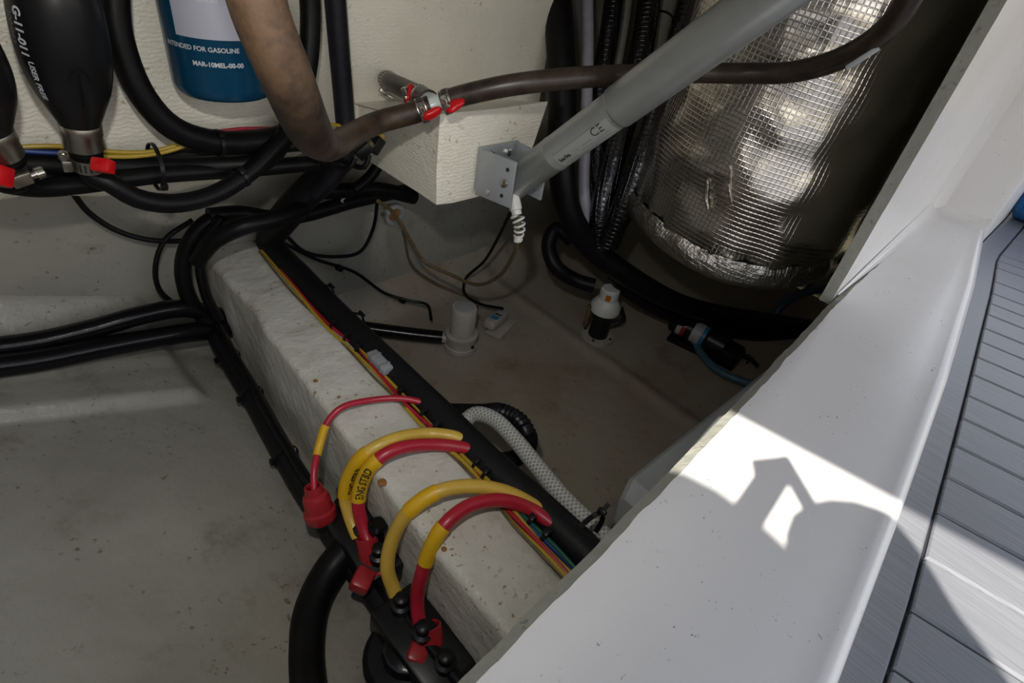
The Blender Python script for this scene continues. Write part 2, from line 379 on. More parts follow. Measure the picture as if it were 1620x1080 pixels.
# stringer beam
rings = []
for i in range(101):
    y = -0.03 + 0.985 * i / 100; xl = lerpx(y, [(0.1, 0.228), (0.33, 0.232), (0.58, 0.245), (0.80, 0.252), (0.95, 0.257)]); xr = lerpx(y, [(0.1, 0.318), (0.35, 0.332), (0.95, 0.350)])
    if 0.70 < y < 0.86: xl += 0.006 * math.sin((y - 0.70) / 0.16 * math.pi)
    zl = floor_left_z(xl, y) - 0.03; r = 0.010; ring = []
    for k in range(13): ring.append((xl - 0.006 + (0.006) * k / 12 + 0.0, zl + (ZB - r - zl) * k / 12))
    for a in range(1, 5): th = math.pi / 2 * a / 5; ring.append((xl + r - r * math.cos(th), ZB - r + r * math.sin(th)))
    for k in range(10): ring.append((xl + r + (xr - r - xl - r) * k / 9, ZB))
    for a in range(1, 5): th = math.pi / 2 * a / 5; ring.append((xr - r + r * math.sin(th), ZB - r + r * math.cos(th)))
    for k in range(9): ring.append((xr, ZB - r + (-0.83 - ZB + r) * k / 8))
    rings.append([Vector((x + nz((x, y, z), 22, 0.0022), y, z + nz((x, y, z + 7), 24, 0.0022) + nz((x, y, z + 3), 70, 0.0009))) for x, z in ring])
mb = MB(); mb.loft(rings); BEAM = struct('stringer_beam', mb, 'beam_paint', ang=1.0)
# compartment sides; the unseen left one is added, and tall, to block the sun
mb = MB(); mb.box((-0.47, 0.515, -0.20), 0.03, 0.91, 1.32, bev=0.004); struct('wall_left_sun_block', mb, 'hull_paint')
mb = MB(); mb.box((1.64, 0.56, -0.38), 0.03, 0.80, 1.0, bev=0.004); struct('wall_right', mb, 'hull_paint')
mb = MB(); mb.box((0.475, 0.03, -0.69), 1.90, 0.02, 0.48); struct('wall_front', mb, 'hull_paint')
mb = MB(); mb.box((0.58, 0.985, 0.10), 2.1, 0.40, 0.03, bev=0.004); struct('ceiling', mb, 'hull_paint')
# ledge moulded under the sill
rr = []
for x, y1, zt in ((0.500, 0.185, -0.655), (0.508, 0.193, -0.62), (0.530, 0.200, -0.600), (0.60, 0.200, -0.600), (0.9, 0.198, -0.600), (1.25, 0.195, -0.600), (1.6, 0.19, -0.600)):
    rr.append([Vector((x, 0.03, -0.83)), Vector((x, y1 + 0.01, -0.83)), Vector((x, y1, zt - 0.006)), Vector((x, y1 - 0.006, zt)), Vector((x, 0.03, zt))])
mb = MB(); mb.loft(rr); struct('trim_ledge', mb, 'ledge_paint', ang=0.5)
# hatch sill
YI = [(-0.6, 0.067), (0.114, 0.095), (0.227, 0.101), (0.489, 0.117), (0.848, 0.144), (1.438, 0.173)]
op = [Pz(*p, ZS) for p in ((1335, 1067), (1422, 831), (1502, 600), (1545, 450), (1560, 368))]
YO = [(p.x, p.y) for p in op]
rim = []; rings = []; NX = 260
for i in range(NX + 1):
    x = -0.6 + 2.04 * i / NX; yi = lerpx(x, YI) + nz((x, 0, 0), 18, 0.0022) + nz((x, 2, 0), 90, 0.0009); yo = lerpx(x, YO)
    yc = yi - 0.009 - nz((x, 9, 0), 40, 0.0012)
    w = yc - 0.006 - (yo + 0.020)
    sec = [(yc, ZS - 0.0005), (yc - 0.006, ZS)] + [(yc - 0.006 - w * k / 10, ZS) for k in range(1, 11)]
    sec += [(yo + 0.014, ZS + 0.001), (yo + 0.008, ZS + 0.0015), (yo + 0.003, ZS - 0.001), (yo, ZS - 0.006), (yo - 0.001, ZS - 0.014), (yo - 0.001, ZD - 0.012)]
    rings.append([Vector((x, y, z)) for y, z in sec])
    rim.append([Vector((x, yc, ZS - 0.0005)), Vector((x, yi, ZS - 0.006 + nz((x, 5, 0), 60, 0.001))), Vector((x, yi, ZS - 0.014)), Vector((x, yc - 0.02, ZS - 0.014))])
mb = MB(); mb.loft(rings, closed=False)
sill = struct('hatch_sill', mb, 'gelcoat', ang=0.6)
mb = MB(); mb.loft(rim, closed=False); part(sill, 'cut_edge', mb, 'cut_laminate', 'rough sawn laminate edge')
# jamb, end block and their fillets
def jamb(y0):
    return [(0.848, 0.144), (1.445, 0.173)]
rr = []
for k in range(41):
    z = ZS - 0.014 + 0.70 * k / 40; j = nz((0, 0, z), 60, 0.002) + nz((0, 3, z), 17, 0.003)
    rr.append([Vector((0.850 + j, 0.1455, z)), Vector((0.849 + j * 0.8, 0.161, z)), Vector((1.45, 0.190, z)), Vector((1.45, 0.173, z))])
mb = MB(); mb.loft([[r[0], r[3]] for r in rr], closed=False); jb = struct('trim_jamb', mb, 'gelcoat')
mb = MB(); mb.loft([[r[0], r[1], r[2]] for r in rr], closed=False); part(jb, 'cut_edge', mb, 'cut_laminate', 'rough sawn laminate edge', ang=0.4)
mb = MB(); mb.loft([[Vector((1.437, 0.175, z)), Vector((1.437, 0.078, z)), Vector((1.441, 0.067, z)), Vector((1.452, 0.063, z)), Vector((2.3, 0.063, z)), Vector((2.3, 0.175, z))] for z in (ZD - 0.01, -0.2, 0.30)]); struct('wall_end_block', mb, 'gelcoat', ang=0.5)
def fillet(a, b_, n1, n2, r1, nm, r0=None):
    rr = []
    for p, r in ((a, r1 if r0 is None else r0), (b_, r1)):
        p = Vector(p); c = p + n1 * r + n2 * r; rr.append([c - n1 * r * math.sin(q) - n2 * r * math.cos(q) for q in [math.pi / 2 * k / 6 for k in range(7)]])
    mb = MB(); mb.loft(rr, closed=False); return struct(nm, mb, 'gelcoat', ang=None)
nj = Vector((0.029, -0.597, 0)).normalized()
fillet((0.86, 0.1445, ZS), (1.437, 0.1725, ZS), nj, Vector((0, 0, 1)), 0.026, 'trim_sill_fillet', 0.0015)
fillet((1.4375, 0.172, ZS), (1.4375, 0.068, ZS), Vector((-1, 0, 0)), Vector((0, 0, 1)), 0.022, 'trim_end_fillet')
fillet((1.4375, 0.173, ZS), (1.4375, 0.173, 0.3), nj, Vector((-1, 0, 0)), 0.030, 'trim_corner_fillet')
# deck with planks
mb = MB(); mb.box((0.6, -0.885, ZD - 0.020), 4.8, 1.90, 0.028); deck = struct('floor_deck', mb, 'groove')
seam = [(1582, 388), (1575, 400), (1578, 412), (1580, 425), (1572, 445), (1569, 464), (1566, 480), (1561, 497), (1556, 519), (1552, 541), (1545, 565), (1539, 593), (1533, 627), (1522, 662), (1509, 704), (1495, 753), (1480, 809), (1460, 880), (1438, 964), (1412, 1062)]
SX = sorted(Pz(*p, ZD).x for p in seam)
SX = [0.325, 0.39] + SX[1:]
while SX[-1] < 2.3: SX.append(SX[-1] + 0.060)
dv = (Pz(1620, 973, ZD) - Pz(1460, 880, ZD)); sk = dv.x / dv.y          # planks run a little off square
ys = lambda x: lerpx(x, [(0.1, -0.125), (0.455, -0.096), (0.80, -0.058), (1.24, -0.006), (1.44, 0.022), (3.0, 0.022)])
SX = [0.06, 0.125, 0.19, 0.255] + SX
for a, b_ in zip(SX, SX[1:]):
    g = 0.0022; y0a, y0b = ys(a) - 0.0015, ys(b_) - 0.0015; L = 0.75
    P4 = [(a + g, y0a), (b_ - g, y0b), (b_ - g + sk * (-L - y0b), -L), (a + g + sk * (-L - y0a), -L)]
    top = [Vector((x, y, ZD)) for x, y in P4]; cen = sum(top, Vector()) / 4; low = [p + Vector((0, 0, -0.008)) for p in top]
    ins = [p + (cen - p) * Vector((0.04, 0.004, 0)) for p in top]; mid = [p - Vector((0, 0, 0.0018)) for p in top]
    mb = MB(); mb.loft([low, mid, ins]); part(deck, 'plank', mb, 'deck_plank', ang=0.3)
mb = MB(); rr = []
for k in range(46):
    x = 0.02 + 2.25 * k / 45; ya = min(0.060, lerpx(x, YO) - 0.003); yb = ys(x) + 0.0015
    rr.append([Vector((x, ya, ZD - 0.008)), Vector((x, ya, ZD)), Vector((x, yb + 0.002, ZD)), Vector((x, yb, ZD - 0.002)), Vector((x, yb, ZD - 0.008))])
mb.loft(rr); part(deck, 'border_plank', mb, 'deck_plank', ang=0.3)
# ================================================================== OBJECTS
VIEW = -back                                                # camera forward
def tubeobj(name, pts, r, mat, label, cat, group=None, seg=14, rib=None, step=0.012):
    mb = MB(); mb.tube(pts, r, seg=seg, rib=rib, step=step); return solo(name, mb, mat, label, cat, group)
def rise(pts, z=0.075):
    p0, p1 = Vector(pts[0]), Vector(pts[1]); v = (p0 - p1).normalized(); v = (v + Vector((0, 0, 0.6))).normalized(); return [p0 + v * ((z - p0.z) / v.z)] + list(pts)
def PY(l, w): return [Py(x, y, w) for x, y in l]
def PD(l): return [Pd(*q) for q in l]
def PZ(l): return [Pz(*q) for q in l]

# ---- hatch lid on its rear hinge (overhead), the strut lifts it
lw = -0.275
def lidp(x, y, dz=0): return Vector((x, y, 0.252 - 0.147 * (y - 0.04) + dz))
mb = MB(); mb.loft([[lidp(x, -0.60), lidp(x, 0.97), lidp(x, 0.97, 0.05), lidp(x, -0.60, 0.05)] for x in (lw, 0.5, 1.0, 1.9)])
lid = thing('hatch_lid', 'white moulded hatch lid propped open above the bilge', 'hatch lid')
part(lid, 'panel', mb, 'gelcoat', ang=0.4)
mb = MB(); mb.loft([[lidp(x, 0.90, -0.03), lidp(x, 0.94, -0.03), lidp(x, 0.94, 0.0), lidp(x, 0.90, 0.0)] for x in (0.1, 1.3)]); part(lid, 'hinge', mb, 'steel')

# ---- lift strut (linear actuator)
A0 = Pd(805, 296, 0.86); A1 = Pd(1162, 35, 0.58); ad = (A1 - A0).normalized()
def onact(px, py):                                        # distance along the strut seen at a pixel
    r = ray(px, py).normalized(); w0 = A0; b_ = ad.dot(r); d0 = ad.dot(w0); e0 = r.dot(w0); return (b_ * e0 - d0) / (1 - b_ * b_)
sL0 = onact(878, 240); sL1 = onact(975, 168); R1, R2 = 0.0240, 0.0262
act = thing('linear_actuator', 'grey tubular electric lift strut slanting across the foil-wrapped cylinder', 'actuator')
mb = MB(); mb.lathe(A0, ad, [(-0.020, 0.014), (-0.012, 0.020), (-0.002, R1 - 0.001), (0.004, R1), (sL0 - 0.004, R1), (sL0 - 0.003, R1 + 0.0006), (sL0, R1 + 0.0006), (sL0 + 0.001, R1), (sL1, R1)], seg=40); part(act, 'motor_housing', mb, 'grey_metal')
mb = MB(); mb.lathe(A0, ad, [(sL1 - 0.002, R1), (sL1, R2 - 0.0006), (sL1 + 0.003, R2), (0.60, R2), (0.62, R2 - 0.002), (0.62, 0.012)], seg=40); part(act, 'outer_tube', mb, 'grey_metal')
pe = A0 + ad * 0.62; k = (0.252 - 0.147 * (pe.y - 0.04) - pe.z) / (ad.z + 0.147 * ad.y)
mb = MB(); mb.tube([pe - ad * 0.02, pe + ad * (k - 0.004)], 0.011); part(act, 'piston_rod', mb, 'steel')
vw = (A0 + ad * (sL0 + sL1) / 2); fr = (-vw - ad * (-vw).dot(ad)).normalized(); fs = ad.cross(fr)
sgn = 1 if fs.z < 0 else -1                              # fs * sgn points down the tube's flank
def actsurf(s, a, dr=0.0004): q = a; return A0 + ad * s + (fr * math.cos(q) - fs * (-sgn) * math.sin(q)) * (R1 + dr)
mb = MB(); mb.grid(8, 16, lambda a, b_: actsurf(sL0 + 0.010 + (sL1 - sL0 - 0.016) * a, 0.02 + 1.35 * b_)); stk = part(act, 'sticker', mb, 'sticker')
w = sL1 - sL0 - 0.016
for txt, sz, u0, a0, bo in (('barka', 0.0085, 0.004, 0.62, 0.0003), ('CE', 0.016, w - 0.030, 0.52, 0.0)):
    lettering(stk, txt, sz, lambda u, v, u0=u0, a0=a0: actsurf(sL0 + 0.010 + u0 + u, a0 - v / R1, 0.0007), 'ink', bo)
mb = MB()                                                # lines of print too small to read
for u0, u1, q0 in ((0.034, 0.040, 0.52), (0.045, 0.062, 0.50), (0.006, 0.030, 0.82), (0.036, 0.060, 0.74), (0.066, 0.088, 0.70), (0.010, 0.045, 0.98), (0.052, 0.085, 0.90), (0.014, 0.060, 1.12)):
    mb.grid(6, 1, lambda a, b_: actsurf(sL0 + 0.010 + min(u0 + (u1 - u0) * a, w - 0.003), q0 + 0.055 * b_, 0.0006))
part(stk, 'fine_print', mb, 'faint_ink', 'lines of fine print')
mb = MB()
for q0, q1 in ((0.02, 0.05), (1.32, 1.35)): mb.grid(8, 1, lambda a, b_: actsurf(sL0 + 0.010 + w * a, q0 + (q1 - q0) * b_, 0.0006))
part(stk, 'printed_border', mb, 'faint_ink')
# bracket: channel bolted to the strut box
bx0 = Py(752, 285, 0.597).x; zt_, zb_ = -0.281, -0.343
brk = MB()
brk.box(((bx0 + bx0 + 0.075) / 2, 0.5945, (zt_ + zb_) / 2), 0.078, 0.005, zt_ - zb_, bev=0.001)
bracket = part(act, 'mounting_bracket', brk, 'grey_bracket', 'grey steel channel bracket')
fl = Matrix.Rotation(math.radians(9), 3, 'Z')
for xx, rz in ((bx0 - 0.001, 14), (bx0 + 0.072, 4)):
    rot = Matrix.Rotation(math.radians(rz), 3, 'Z'); c0 = Vector((xx, 0.592, (zt_ + zb_) / 2 - 0.004)) + rot @ Vector((0, -0.031, 0))
    mb = MB(); mb.box(c0, 0.005, 0.062, zt_ - zb_ + 0.006, rot, 0.001); fo_ = part(bracket, 'flange', mb, 'grey_bracket')
    for yy, zz, rr_, mm in ((-0.018, 0.0, 0.0062, 'dull_steel'), (-0.020, 0.020, 0.0030, 'ink'), (-0.016, -0.020, 0.0030, 'ink')):
        mb = MB(); mb.lathe(c0 + rot @ Vector((0, yy, zz)) + Vector((-0.0022, 0, 0)), (-1, 0, 0), [(0, rr_), (0.0012 if mm == 'ink' else 0.004, rr_), (0.0014 if mm == 'ink' else 0.005, rr_ * 0.7)], seg=12); part(fo_, 'bolt' if mm != 'ink' else 'hole', mb, mm)
for xx, zz in ((0.020, 0.020), (0.055, 0.018), (0.055, -0.018)):
    mb = MB(); mb.lathe((bx0 + xx, 0.592, (zt_ + zb_) / 2 + zz), (0, -1, 0), [(0, 0.006), (0.004, 0.006), (0.005, 0.004)], seg=8); part(bracket, 'bolt', mb, 'steel')
mb = MB(); mb.tube([A0 + Vector((-0.045, 0, 0)), A0 + Vector((0.045, 0.0, 0))], 0.005); part(act, 'pivot_pin', mb, 'steel')
# gland with spiral strain relief
g0, g1 = Pd(812, 312, 0.845), Pd(818, 340, 0.85)
mb = MB(); mb.lathe(g0, (g1 - g0), [(-0.012, 0.0085), (0.0, 0.0085), (0.004, 0.0095), (0.018, 0.0095), (0.020, 0.0075), (0.026, 0.0075)], seg=18); gl = part(act, 'cable_gland', mb, 'white_plastic', 'white spiral strain relief')
sp = []; gp, _ = smooth([g1, Pd(822, 358, 0.855), Pd(819, 380, 0.87)], 0.006, 0.0008)
ff = frames(gp)
for i, p in enumerate(gp): an = i * 0.62; rr_ = 0.0092 - 0.0035 * i / len(gp); sp.append(p + (ff[i][0] * math.cos(an) + ff[i][1] * math.sin(an)) * rr_)
mb = MB(); mb.tube(sp, 0.0018, seg=6, step=0.0025); part(gl, 'spiral', mb, 'white_plastic')
mb = MB(); mb.lathe(Pd(819, 372, 0.866), Pd(819, 380, 0.87) - Pd(819, 372, 0.866), [(0, 0.0062), (0.010, 0.0062)], seg=14); part(gl, 'collar', mb, 'white_plastic')
tubeobj('actuator_cable', PD([(813, 316, 0.846), (820, 345, 0.853), (819, 378, 0.87), (810, 408, 0.95), (785, 440, 1.06), (752, 450, 1.13), (712, 434, 1.16), (672, 414, 1.16), (648, 378, 1.12), (622, 336, 1.06), (598, 318, 1.0)]), 0.0036, 'tan_wire', 'thin tan sheathed cable looping down from the white spiral gland', 'cable', seg=8)

# ---- foil-wrapped muffler
MC = Vector((1.058, 0.408, 0)); MR = 0.200; MZ = -0.458
prof = [(0.010, MR * 0.55), (0.004, MR * 0.80), (0.006, MR * 0.93), (0.018, MR * 0.985), (0.034, MR)] + [(0.034 + 0.52 * i / 40, MR + 0.0012 * math.sin(i * 0.7)) for i in range(1, 41)]
muf = thing('insulated_muffler', 'large cylinder wrapped in silver reinforced foil hanging beside the hatch opening', 'muffler')
mb = MB(); mb.lathe(MC + Vector((0, 0, MZ)), (0, 0, 1), prof, seg=96, wob=0.006); part(muf, 'foil_wrap', mb, 'foil', ang=None)
rr = []
for i in range(121):
    a = 2 * math.pi * i / 120; ring = []
    for dz, dr in ((0.004, -0.030), (-0.007, -0.014), (-0.004, 0.002), (0.010, 0.008), (0.026, 0.007), (0.040, 0.002)):
        w_ = nz((math.cos(a) * 3, math.sin(a) * 3, dz * 40), 3.2, 0.006) + nz((math.cos(a), math.sin(a), dz * 20), 11, 0.005)
        r_ = MR + dr + w_; ring.append(MC + Vector((math.cos(a) * r_, math.sin(a) * r_, MZ + dz + 0.010 + w_ * 0.8 + 0.008 * math.sin(a * 3))))
    rr.append(ring)
mb = MB(); mb.loft(rr, closed=False, uvs=[(i * 0.02, j * 0.02) for i in range(121) for j in range(6)]); part(muf, 'bottom_tape', mb, 'foil_edge', 'crumpled silver tape along the bottom rim', ang=None)
for px_, py0, py1 in ((1118, 285, 330), (1155, 262, 325)):
    pp = []
    for j in range(10):
        py_ = py0 + (py1 - py0) * j / 9; r_ = ray(px_ + 1.0 * math.sin(j * 0.9), py_); lo_, hi_ = 0.5, 1.3
        A = r_.x ** 2 + r_.y ** 2; B = -2 * (r_.x * MC.x + r_.y * MC.y); C_ = MC.x ** 2 + MC.y ** 2 - (MR + 0.003) ** 2; tt = (-B - math.sqrt(max(0, B * B - 4 * A * C_))) / (2 * A); pp.append(r_ * tt)
    mb = MB(); mb.tube(pp, 0.0022, seg=6); part(muf, 'foil_crease', mb, 'foil_edge')

# ---- water hoses, tee and clamps
HR = 0.0132
tee = Pd(690, 165, 0.70)
tL, tR, tB = Pd(655, 178, 0.700), Pd(722, 154, 0.695), Pd(655, 147, 0.775)
hoseA = [tee.lerp(tL, 0.25), tL, Pd(600, 193, 0.69), Pd(560, 212, 0.645), Pd(532, 228, 0.56), Pd(508, 226, 0.43), Pd(482, 190, 0.325), Pd(452, 118, 0.285), Pd(412, 20, 0.262), Pd(392, -60, 0.25), Pd(372, -150, 0.25), Pd(320, -280, 0.27), Pd(180, -460, 0.32)]
tubeobj('water_hose', hoseA, HR, 'brown_hose', 'thick weathered brown hose bending up from the white tee past the blue filter', 'hose', seg=24, step=0.006)
hoseB = [tee.lerp(tR, 0.3), tR, Pd(800, 136, 0.685), Pd(900, 124, 0.69), Pd(1000, 118, 0.715), Pd(1100, 115, 0.735), Pd(1180, 116, 0.72), Pd(1260, 113, 0.69), Pd(1340, 88, 0.645), Pd(1410, 38, 0.59), Pd(1455, -40, 0.54), Pd(1475, -130, 0.515), Pd(1470, -330, 0.52)]
ho = thing('water_hose', 'long dark brown hose running from the tee behind the grey strut and across the foil', 'hose')
mb = MB(); mb.tube(hoseB, 0.0126, seg=20); part(ho, 'hose_body', mb, 'dark_brown_hose')
c_ = Pd(1364, 92, 0.62); mb = MB(); mb.box(c_, 0.034, 0.004, 0.006, basis(Pd(1375, 85, 0.615) - Pd(1353, 99, 0.625)), 0.0015); part(ho, 'tape_scrap', mb, 'label_white', 'small pale tape scrap')
hoseC = [Py(612, 126, YW + 0.015), Py(614, 128, YW - 0.03), tB, tee.lerp(tB, 0.3)]
tubeobj('water_hose', hoseC, HR, 'dark_brown_hose', 'short dark hose stub leaving the white bulkhead to join the tee', 'hose', seg=20, step=0.006)
tf = thing('tee_fitting', 'small translucent white plastic tee joining three clamped hoses', 'pipe fitting')
mb = MB(); mb.tube([tee.lerp(tL, 0.6), tee, tee.lerp(tR, 0.6)], 0.0105, seg=18, step=0.004); part(tf, 'run', mb, 'tee_nylon')
mb = MB(); mb.tube([tee, tee.lerp(tB, 0.55)], 0.0105, seg=18, step=0.004); part(tf, 'branch', mb, 'tee_nylon')
def clamp(c, axis, R, down, label, key=None, mat='dull_steel', key_rot=0.6, big=1.0, screwside=1.0):
    ax = Vector(axis).normalized(); d = (Vector(down) - ax * Vector(down).dot(ax)).normalized(); sd_ = ax.cross(d)
    o = thing('hose_clamp', label, 'hose clamp', None)
    mb = MB(); mb.lathe(c - ax * 0.0055 * big, ax, [(0, R), (0, R + 0.0010), (0.011 * big, R + 0.0010), (0.011 * big, R)], seg=28, caps=False, ref=d); bd = part(o, 'band', mb, mat)
    mb = MB()
    for k_ in range(20):
        a = k_ / 20 * 2 * math.pi; nrm = -d * math.cos(a) + sd_ * math.sin(a); tg = ax.cross(nrm)
        mb.box(c + nrm * (R + 0.0011), 0.0068 * big, 0.0017, 0.0006, Matrix((ax, tg, nrm)).transposed())
    part(bd, 'slots', mb, 'ink', 'dark perforations').__setitem__('kind', 'stuff')
    hc = c + d * (R + 0.004 * big)
    mb = MB(); mb.box(hc, 0.010 * big, 0.013 * big, 0.007 * big, Matrix((ax, sd_, d)).transposed(), 0.0015); part(o, 'screw_housing', mb, mat)
    mb = MB(); sdir = sd_ * screwside; mb.lathe(hc + sdir * 0.004 * big, sdir, [(0, 0.0030 * big), (0.006 * big, 0.0030 * big), (0.006 * big, 0.0044 * big), (0.011 * big, 0.0044 * big), (0.012 * big, 0.0034 * big)], seg=12); sc = part(o, 'screw', mb, 'steel')
    if key is not None:
        kd = Vector(key).normalized(); kb = basis(kd, ax); kc = hc + kd * 0.010 * big + d * 0.002
        mb = MB(); bm = bmesh.new(); bmesh.ops.create_uvsphere(bm, u_segments=16, v_segments=10, radius=1.0); bm.verts.index_update()
        vv = []
        for v in bm.verts:
            q = v.co.copy(); w_ = 1.0 + 0.25 * abs(q.x); vv.append(kb @ Vector((q.x * 0.0135 * big, q.y * 0.0045 * big, max(-0.82, min(0.82, q.z * w_)) * 0.0095 * big)) + kc)
        mb.add(vv, [[v.index for v in f.verts] for f in bm.faces]); bm.free(); part(o, 'thumb_key', mb, 'red_plastic', 'red plastic thumb key', ang=None)
    return o
dn = -up
clamp(Pd(668, 173, 0.70), tee - tL, HR, dn * 1 + right * 0.25 - VIEW * 0.7, 'steel hose clamp with red key where the brown hose meets the tee', key=right * 0.8 + up * 0.45, screwside=-1)
clamp(Pd(708, 159, 0.697), tR - tee, 0.0126, dn * 1 + right * 0.15 - VIEW * 0.7, 'steel hose clamp with red key on the long dark hose leaving the tee', key=right * 0.75 + up * 0.55, screwside=-1)
clamp(Pd(664, 152, 0.755), tB - tee, HR, dn * 0.8 - right * 1.0 - VIEW * 0.7, 'steel hose clamp with upright red key on the short stub near the tee', key=up * 1.0 + right * 0.25, screwside=1)
clamp(Py(616, 129, YW - 0.035), tB - Py(612, 126, YW), HR, dn * 1 - right * 0.5, 'plain steel hose clamp around the stub against the bulkhead', screwside=1)

# ---- blue fuel filter
fc = Py(352, 100, 0.745); FR = 0.056; fzb = Py(355, 168, 0.692).z
fc = Vector((fc.x, fc.y, 0))
fil = thing('fuel_filter', 'blue canister filter with white printing on the bulkhead', 'filter')
mb = MB(); mb.lathe(fc + Vector((0, 0, fzb)), (0, 0, 1), [(0.004, FR * 0.5), (0.0, FR * 0.80), (0.0015, FR * 0.90), (0.006, FR * 0.965), (0.013, FR), (0.22, FR)], seg=64); can = part(fil, 'canister', mb, 'filter_paint')
mb = MB(); mb.lathe(fc + Vector((0, 0, fzb + 0.215)), (0, 0, 1), [(0, 0.046), (0.004, 0.052), (0.030, 0.052), (0.034, 0.044)], seg=40); part(fil, 'filter_head', mb, 'dull_steel')
mb = MB(); mb.box((fc.x, (fc.y + YW) / 2, fzb + 0.235), 0.05, YW - fc.y, 0.02, None, 0.002); part(fil, 'mounting_arm', mb, 'dull_steel')
def filsurf(ph, z, dr=0.0004): return fc + Vector((math.cos(ph) * (FR + dr), math.sin(ph) * (FR + dr), z))
def filpx(px_, py_):
    r_ = ray(px_, py_); A = r_.x ** 2 + r_.y ** 2; B = -2 * (r_.x * fc.x + r_.y * fc.y); C_ = fc.x ** 2 + fc.y ** 2 - FR ** 2; D_ = max(0, B * B - 4 * A * C_)
    p = r_ * ((-B - math.sqrt(D_)) / (2 * A)); return math.atan2(p.y - fc.y, p.x - fc.x), p.z
l0 = filpx(279, 54); l1 = filpx(300, 3)
mb = MB(); mb.grid(24, 4, lambda a, b_: filsurf(l0[0] + 1.6 * a, l0[1] + 0.0395 * b_)); part(can, 'label_panel', mb, 'filter_label', 'blank pale label panel')
t0 = filpx(267, 68); ht = 0.0066
lettering(can, 'INTENDED FOR GASOLINE', ht, lambda u, v: filsurf(t0[0] + u / FR, t0[1] + v, 0.0006), 'pale_ink', 0.00012)
t1 = filpx(306, 102)
lettering(can, 'MAR-10MEL-00-00', ht, lambda u, v: filsurf(t1[0] + u / FR, t1[1] + v, 0.0006), 'pale_ink', 0.00022)
t2 = filpx(306, 4)
lettering(can, 'replaced', ht, lambda u, v: filsurf(t2[0] + u / FR, t2[1] + 0.002 + v, 0.0006), 'pale_ink', 0.0001)

# ---- primer bulbs
def bulb(p0, p1, label, R=0.037, text=True):
    ax = (p1 - p0).normalized(); L = (p1 - p0).length; o = thing('primer_bulb', label, 'primer bulb', None)
    pr = [(-0.01, 0.018), (0.0, 0.019), (L * 0.10, R * 0.70), (L * 0.25, R * 0.92), (L * 0.42, R), (L * 0.62, R * 0.985), (L * 0.78, R * 0.86), (L * 0.90, R * 0.67), (L, 0.0185), (L + 0.004, 0.0175)]
    pth, rd = smooth([Vector((d, r, 0)) for d, r in pr], 0.1, 0.004)
    prof = [(p.x, p.y) for p in pth]
    mb = MB(); mb.lathe(p0, ax, prof, seg=48); bo = part(o, 'squeeze_bulb', mb, 'black_plastic')
    mb = MB(); mb.lathe(p0 + ax * L, ax, [(0, 0.0180), (0.001, 0.0186), (0.012, 0.0186), (0.0135, 0.0176), (0.026, 0.0182), (0.0275, 0.0172), (0.029, 0.0150)], seg=36); part(o, 'steel_collar', mb, 'dull_steel', 'dull steel crimp collar')
    mb = MB(); mb.lathe(p0 + ax * (L + 0.029), ax, [(0, 0.0155), (0.004, 0.0155), (0.004, 0.0138), (0.006, 0.0138), (0.006, 0.0150), (0.008, 0.0150), (0.009, 0.012), (0.02, 0.012)], seg=28); part(o, 'barb', mb, 'black_rubber')
    mb = MB(); mb.tube([p0 + ax * 0.004, p0 - ax * 0.05, p0 - ax * 0.10 + Vector((0, 0.01, 0.02)), p0 - ax * 0.14 + Vector((0, 0.03, 0.07))], 0.0125, seg=16); part(o, 'inlet_hose', mb, 'black_rubber')
    if text:
        vd = -(p0 + ax * L * 0.5); fr_ = (vd - ax * vd.dot(ax)).normalized(); fs_ = ax.cross(fr_); s_ = 1 if fs_.dot(right) > 0 else -1
        def surf(s, a, dr=0.0005):
            r_ = lerpx(s, prof); return p0 + ax * s + (fr_ * math.cos(a) + fs_ * s_ * math.sin(a)) * (r_ + dr)
        for tx, sz, s0, a0, mm, bo_ in (('G-11-011', 0.0108, L * 0.295, -0.98, 'pale_ink', 0.0004), ('USER FREE', 0.0078, L * 0.575, -0.86, 'pale_ink', 0.0002), ('200/043', 0.0085, L * 0.33, -1.22, 'faint_ink', 0)):
            lettering(bo, tx, sz, lambda u, v: surf(s0 + u, a0 + v / R), mm, bo_)
        mb = MB(); mb.grid(1, 6, lambda a, b_: surf(L * (0.60 + 0.22 * b_), 0.18 + 0.05 * (a - 0.5), 0.0009))
        mb.grid(10, 1, lambda a, b_: surf(L * 0.60 + 0.006 - 0.012 * math.sin(math.pi * a) + 0.003 * b_, -0.06 + 0.48 * a, 0.0009)); part(bo, 'raised_arrow', mb, 'black_rubber')
    return o, ax, p0 + ax * (L + 0.029)
b1p0, b1p1 = Py(66, -95, 0.690), Py(126, 193, 0.712)
ob, bax, bend = bulb(b1p0, b1p1, 'black rubber primer bulb with pale lettering beside the blue filter')
clamp(bend + bax * 0.016, bax, 0.0135, dn * 0.1 - right * 0.9 - VIEW * 0.9, 'steel clamp with square red tab under the lettered primer bulb', key=None, screwside=1, big=1.25)
kc = Pd(163, 262, (bend.dot(VIEW)) - 0.012)
def red_tab(o, c, sx_, sz_):
    mb = MB(); mb.box(c, sx_, sz_ * 0.9, sz_, Matrix((right, -VIEW, up)).transposed() @ Matrix.Rotation(0.12, 3, 'Y'), 0.0022); part(o, 'tab', mb, 'red_plastic', 'red plastic tab')
red_tab(ROOTS[-1], kc, 0.0195, 0.0140)
b2p0, b2p1 = Py(-150, -40, 0.675), Py(-18, 205, 0.700)
ob, bax2, bend2 = bulb(b2p0, b2p1, 'black rubber primer bulb without visible lettering at the compartment side', text=False)
clamp(bend2 + bax2 * 0.014, bax2, 0.0135, right * 0.9 - VIEW * 0.6 + dn * 0.3, 'steel clamp with red tab under the unlettered primer bulb', key=None, screwside=-1, big=1.3)
